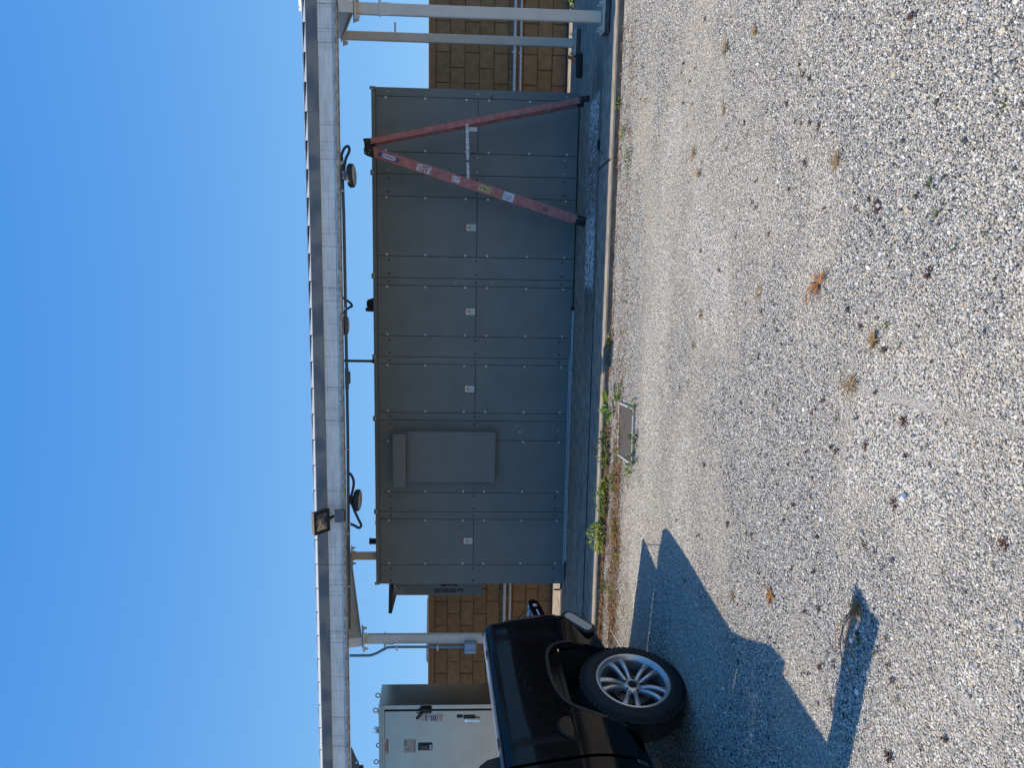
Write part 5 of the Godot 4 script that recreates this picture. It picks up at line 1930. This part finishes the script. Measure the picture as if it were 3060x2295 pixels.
func make_plants() -> void:
	var green := leaf_mat(0.085, 0.15, 0.025)
	var lime := leaf_mat(0.17, 0.23, 0.03)
	var dark := leaf_mat(0.05, 0.085, 0.022)
	var stem := mat(0.12, 0.14, 0.04, 0.8)
	var rust := mat(0.085, 0.036, 0.022, 0.9)
	var tan := mat(0.30, 0.19, 0.085, 0.9)
	var ginger := mat(0.33, 0.145, 0.045, 0.9)
	# weeds along the foot of the slab and about the lids
	var list := [
		[Vector3(-2.42, -0.06, 2.30), 0.125, 0.165, 130, 0.048, 1, "bushy bright green weed standing tall against the pad edge, left of the hooded box"],
		[Vector3(-2.08, -0.06, 2.29), 0.12, 0.10, 70, 0.045, 0, "long green weed creeping along the pad edge beside the tall bushy weed"],
		[Vector3(-1.95, -0.06, 2.31), 0.09, 0.07, 40, 0.045, 1, "small lime weed at the pad edge between two creeping weeds"],
		[Vector3(-1.63, -0.06, 2.28), 0.13, 0.11, 70, 0.040, 2, "dark green weed at the pad edge below the protruding box"],
		[Vector3(-1.47, -0.06, 2.28), 0.10, 0.10, 44, 0.040, 2, "darker small weed at the pad edge left of the broad leafed weed"],
		[Vector3(-1.66, -0.06, 2.36), 0.06, 0.06, 20, 0.04, 1, "yellow green sprig in front of the dark weed at the pad edge"],
		[Vector3(-0.59, -0.05, 2.27), 0.045, 0.075, 11, 0.055, 1, "small yellow green weed at the pad edge beside the floodlight's shadow"],
		[Vector3(-1.16, -0.075, 2.50), 0.10, 0.10, 9, 0.13, 0, "long leaved green weed behind the fully visible utility lid"],
		[Vector3(-0.99, -0.085, 2.64), 0.075, 0.05, 32, 0.035, 0, "low green weed at the right rear corner of the utility lid"],
		[Vector3(-1.04, -0.115, 3.06), 0.05, 0.05, 18, 0.035, 0, "tiny green weed at the right front corner of the utility lid"],
		[Vector3(-1.30, -0.125, 3.11), 0.045, 0.06, 16, 0.04, 2, "dark green weed at the front edge of the utility lid"],
		[Vector3(-1.49, -0.12, 3.10), 0.07, 0.06, 26, 0.04, 2, "spreading dark weed at the left front corner of the utility lid"],
		[Vector3(-1.60, -0.115, 3.02), 0.06, 0.05, 20, 0.035, 1, "pale green weed just left of the utility lid"],
		[Vector3(-1.52, -0.095, 2.66), 0.05, 0.05, 16, 0.035, 0, "small green weed at the left rear corner of the utility lid"],
		[Vector3(-1.80, -0.08, 2.55), 0.07, 0.07, 26, 0.04, 0, "green weed in the brown litter left of the utility lid"],
		[Vector3(-2.22, -0.09, 2.66), 0.06, 0.05, 18, 0.04, 1, "lime weed in the brown litter below the bushy weed"],
		[Vector3(-2.44, -0.10, 2.76), 0.07, 0.05, 20, 0.035, 1, "flat lime weed in the litter towards the pickup"],
		[Vector3(-2.86, -0.07, 2.42), 0.05, 0.06, 18, 0.035, 0, "green weed nearest the pickup bumper by the pad"],
		[Vector3(-2.80, -0.09, 2.68), 0.06, 0.05, 18, 0.035, 0, "green weed on the gravel in front of the pickup bumper"],
		[Vector3(1.46, -0.05, 2.27), 0.035, 0.055, 9, 0.045, 1, "pale green weed growing from the pad edge right of the ladder"],
		[Vector3(1.22, -0.07, 2.42), 0.05, 0.05, 14, 0.035, 1, "small yellowish weed on the gravel in front of the ladder"],
		[Vector3(0.95, -0.08, 2.58), 0.08, 0.05, 24, 0.035, 0, "green and brown weed on the gravel in front of the ladder's middle"],
		[Vector3(3.36, -0.02, -0.95), 0.10, 0.09, 18, 0.10, 0, "broad leafed green plant on the sunlit ground behind the right posts"]]
	for q in list:
		var t := thing("weed", q[6], "weed", q[0])
		put("leaves", leafy(q[3], q[1], q[2], q[4]), [green, lime, dark][q[5]], t)
		put("stems", stalks(5 + q[3] / 12, q[1] * 0.8, q[2] * 0.8), stem, t)
	# dry litter: brown thatch swept along the slab, thickest on the left
	var st := mb()
	var ln := noise(151, 1.6, 3)
	var made := 0
	while made < 9000:
		var x := rng.randf_range(-4.1, 2.1)
		var row := rng.randi() % 3
		var z: float = [2.275 + absf(rng.randfn()) * 0.035, 2.62 + rng.randfn() * 0.09 - 0.04 * x * 0.4, 2.50 + rng.randfn() * 0.22][row]
		var dense: float = [smoothstep(-1.1, -1.9, x) * 0.8 + 0.07, smoothstep(-0.9, -1.8, x) * smoothstep(-3.7, -2.9, x) * 1.0 + 0.05, 0.16 * smoothstep(0.3, -1.5, x) + 0.04][row]
		dense *= 0.35 + 1.6 * maxf(0.0, ln.get_noise_2d(x, z * 3.0) + 0.25)
		if z < 2.25 or rng.randf() > dense:
			continue
		var an := rng.randf() * TAU
		var d := Vector3(cos(an), rng.randf_range(0.0, 0.35), sin(an) * 0.6).normalized()
		blade(st, Vector3(x, ground_y(z) + rng.randf_range(0.002, 0.018), z), d, rng.randf_range(0.02, 0.08), rng.randf_range(0.004, 0.008), 0.01)
		made += 1
	var lit := obj("dry_litter", st, tri_mat(mottle(128, 152, 0.06, Color(0.13, 0.058, 0.022), Color(0.36, 0.21, 0.095), 0.8, 2.0), 0.35, 0.95), self)
	lit.set_meta("kind", "stuff")
	tag(lit, "brown dry grass litter strewn along the foot of the concrete pad", "litter")
	# tufts scattered over the yard: a few models, each copy its own object
	var browns := []
	for k in 3:
		browns.append(tuft(14 + k * 3, 0.021 + k * 0.004, 0.0045, 0.35))
	var tans := [tuft(46, 0.07, 0.0028, 0.55, Vector3(0.1, 0, -0.5)), tuft(60, 0.055, 0.003, 0.5)]
	var greens := [tuft(10, 0.032, 0.0055, 0.35), tuft(13, 0.038, 0.005, 0.5)]
	var small := [
		Vector2(0.97,5.28), Vector2(0.92,5.32), Vector2(0.89,5.38), Vector2(0.89,4.96), Vector2(0.83,4.99), Vector2(0.82,5.19), Vector2(0.72,5.28), Vector2(0.69,5.41),
		Vector2(0.66,5.49), Vector2(0.61,5.6), Vector2(1.12,4.57), Vector2(0.82,4.74), Vector2(0.85,4.5), Vector2(0.39,4.89), Vector2(0.36,4.94), Vector2(0.38,4.19),
		Vector2(0.24,4.73), Vector2(0.22,5.1), Vector2(0.08,4.95), Vector2(0.04,4.54), Vector2(0.16,4.24), Vector2(1.3,3.97), Vector2(1.39,3.76), Vector2(1.62,3.47),
		Vector2(1.43,3.84), Vector2(1.13,3.79), Vector2(1.09,3.95), Vector2(0.7,4.17), Vector2(0.5,4.92), Vector2(0.52,5.39), Vector2(0.42,5.27), Vector2(0.39,5.8),
		Vector2(0.28,5.82), Vector2(0.3,6.17), Vector2(0.3,5.58), Vector2(0.18,5.93), Vector2(0.79,4.34), Vector2(0.72,4.53), Vector2(-0.13,4.9), Vector2(-0.36,4.84),
		Vector2(-0.4,5.09), Vector2(-0.16,5.08), Vector2(-0.55,5.94), Vector2(-0.42,6.05), Vector2(-0.77,5.6), Vector2(-0.7,5.79), Vector2(-0.71,5.83), Vector2(-0.64,6.02),
		Vector2(-0.62,6.25), Vector2(-1.09,4.83), Vector2(-1.13,4.49), Vector2(-1.04,5.53), Vector2(-1.37,4.86), Vector2(-1.02,6.07), Vector2(-0.7,5.05), Vector2(-0.57,5.19),
		Vector2(-0.52,5.69), Vector2(-0.27,6.33), Vector2(-0.58,5.63), Vector2(-1.38,4.86), Vector2(-1.04,5.54), Vector2(-1.34,5.56), Vector2(-1.02,6.07), Vector2(-1.28,5.74),
		Vector2(-1.74,5.15), Vector2(-1.49,5.69), Vector2(-1.42,5.79), Vector2(-1.3,6.17), Vector2(-1.32,6.25), Vector2(-1.59,5.94), Vector2(-1.64,5.88), Vector2(-1.67,5.85),
		Vector2(-1.75,5.77), Vector2(-1.78,5.72), Vector2(-1.46,6.3), Vector2(-1.76,5.95), Vector2(-1.79,5.96), Vector2(-1.77,6.05), Vector2(-1.42,6.27), Vector2(-1.61,6.48),
		Vector2(-1.5,6.58), Vector2(-1.33,5.15), Vector2(-1.6,4.45), Vector2(-1.97,4.29)]
	var big := [
		Vector2(1.55,4.09), Vector2(0.93,6.05), Vector2(0.28,5.96), Vector2(-0.18,5.92), Vector2(-0.26,6.08), Vector2(-0.5,6.22), Vector2(-0.81,6.22), Vector2(0.03,6.27),
		Vector2(-1.75,6.33), Vector2(-0.77,6.72)]
	var pale := [
		Vector2(0.77,4.03), Vector2(0.64,4.13), Vector2(0.49,5.66), Vector2(1.29,4.43), Vector2(0.95,4.46), Vector2(1.27,4.8), Vector2(-0.07,5.05), Vector2(-0.22,4.3),
		Vector2(-0.43,4.21), Vector2(-0.23,6.01), Vector2(-0.42,5.88), Vector2(-1.75,4.98)]
	var sprigs := [
		Vector2(1.57,3.37), Vector2(1.34,3.72), Vector2(1.61,2.84), Vector2(1.37,2.83), Vector2(1.18,3.48), Vector2(1.25,3.88), Vector2(1.23,3.57), Vector2(1.03,2.51),
		Vector2(0.94,2.62), Vector2(1.08,5.11), Vector2(0.95,5.21), Vector2(0.33,6.23), Vector2(0.23,6.28), Vector2(0.15,6.5), Vector2(0.11,6.38), Vector2(0.57,6.48),
		Vector2(0.53,6.52), Vector2(2.02,2.61), Vector2(-0.43,5.01), Vector2(-0.21,5.22), Vector2(-0.23,6.16), Vector2(-0.16,6.08), Vector2(-0.57,5.81), Vector2(-1.63,4.08),
		Vector2(-1.12,5.93), Vector2(-1.41,6.09), Vector2(-1.51,6.34), Vector2(-1.76,6.01), Vector2(-1.4,6.2)]
	scatter(small, "dried_tuft", browns, rust, "small dried reddish brown tuft in the gravel", "tuft", "small dried tufts scattered over the gravel", 0.8)
	scatter(big, "large_dried_tuft", browns, rust, "larger dark brown dead tuft in the gravel", "tuft", "larger dead tufts scattered over the gravel", 1.25)
	scatter(pale, "straw_tuft", tans, tan, "straw coloured dead grass clump lying in the gravel", "tuft", "straw clumps scattered over the gravel", 1.0)
	scatter(sprigs, "green_sprig", greens, dark, "small green weed sprig in the gravel", "weed", "small green sprigs scattered over the gravel", 0.75)
	# three ginger dead plants that stand out
	var gl := ["large ginger dead plant lying alone in the middle of the gravel", "small ginger dead plant by the edge of the pickup's shadow", "ginger dead plant with long seed stalks near the thin shadow"]
	var gp := [Vector2(-0.02, 5.59), Vector2(-1.56, 5.39), Vector2(-1.29, 6.06)]
	for k in 3:
		var t := thing("dead_plant", gl[k], "dead plant", on_ground(gp[k]))
		put("blades", tuft(26, [0.10, 0.06, 0.075][k], 0.006, 0.75), ginger, t)
		st = mb()
		for j in [3, 1, 5][k]:
			var an: float = [2.2, 0.4, 2.9][k] + rng.randf_range(-0.35, 0.35)
			var l: float = [0.13, 0.14, 0.30][k] * rng.randf_range(0.6, 1.0)
			tube(st, spline([Vector3.ZERO, Vector3(cos(an) * l * 0.5, 0.03, -sin(an) * l * 0.5), Vector3(cos(an + 0.15) * l, 0.012, -sin(an + 0.15) * l)], 4), 0.0018, 5)
		obj("stalks", st, ginger, t)
	var t := thing("pale_stone", "single smooth white stone lying on the gravel near the middle", "stone", on_ground(Vector2(-0.77, 6.27)))
	st = mb()
	st.append_from(pebble(), 0, Transform3D(Basis().scaled(Vector3(0.020, 0.012, 0.016)), Vector3(0, 0.006, 0)))
	obj("stone", st, mat(0.75, 0.74, 0.72, 0.8), t)

func scatter(spots: Array, called: String, shapes: Array, m: Material, label: String, category: String, group: String, size: float) -> void:
	for i in spots.size():
		var o := MeshInstance3D.new()
		o.name = numbered(called)
		o.mesh = shapes[i % shapes.size()]
		o.material_override = m
		var s := size * rng.randf_range(0.75, 1.25)
		o.transform = Transform3D(Basis(Vector3.UP, rng.randf() * TAU).scaled(Vector3.ONE * s), on_ground(spots[i]))
		add_child(o, true)
		tag(o, label, category, group)
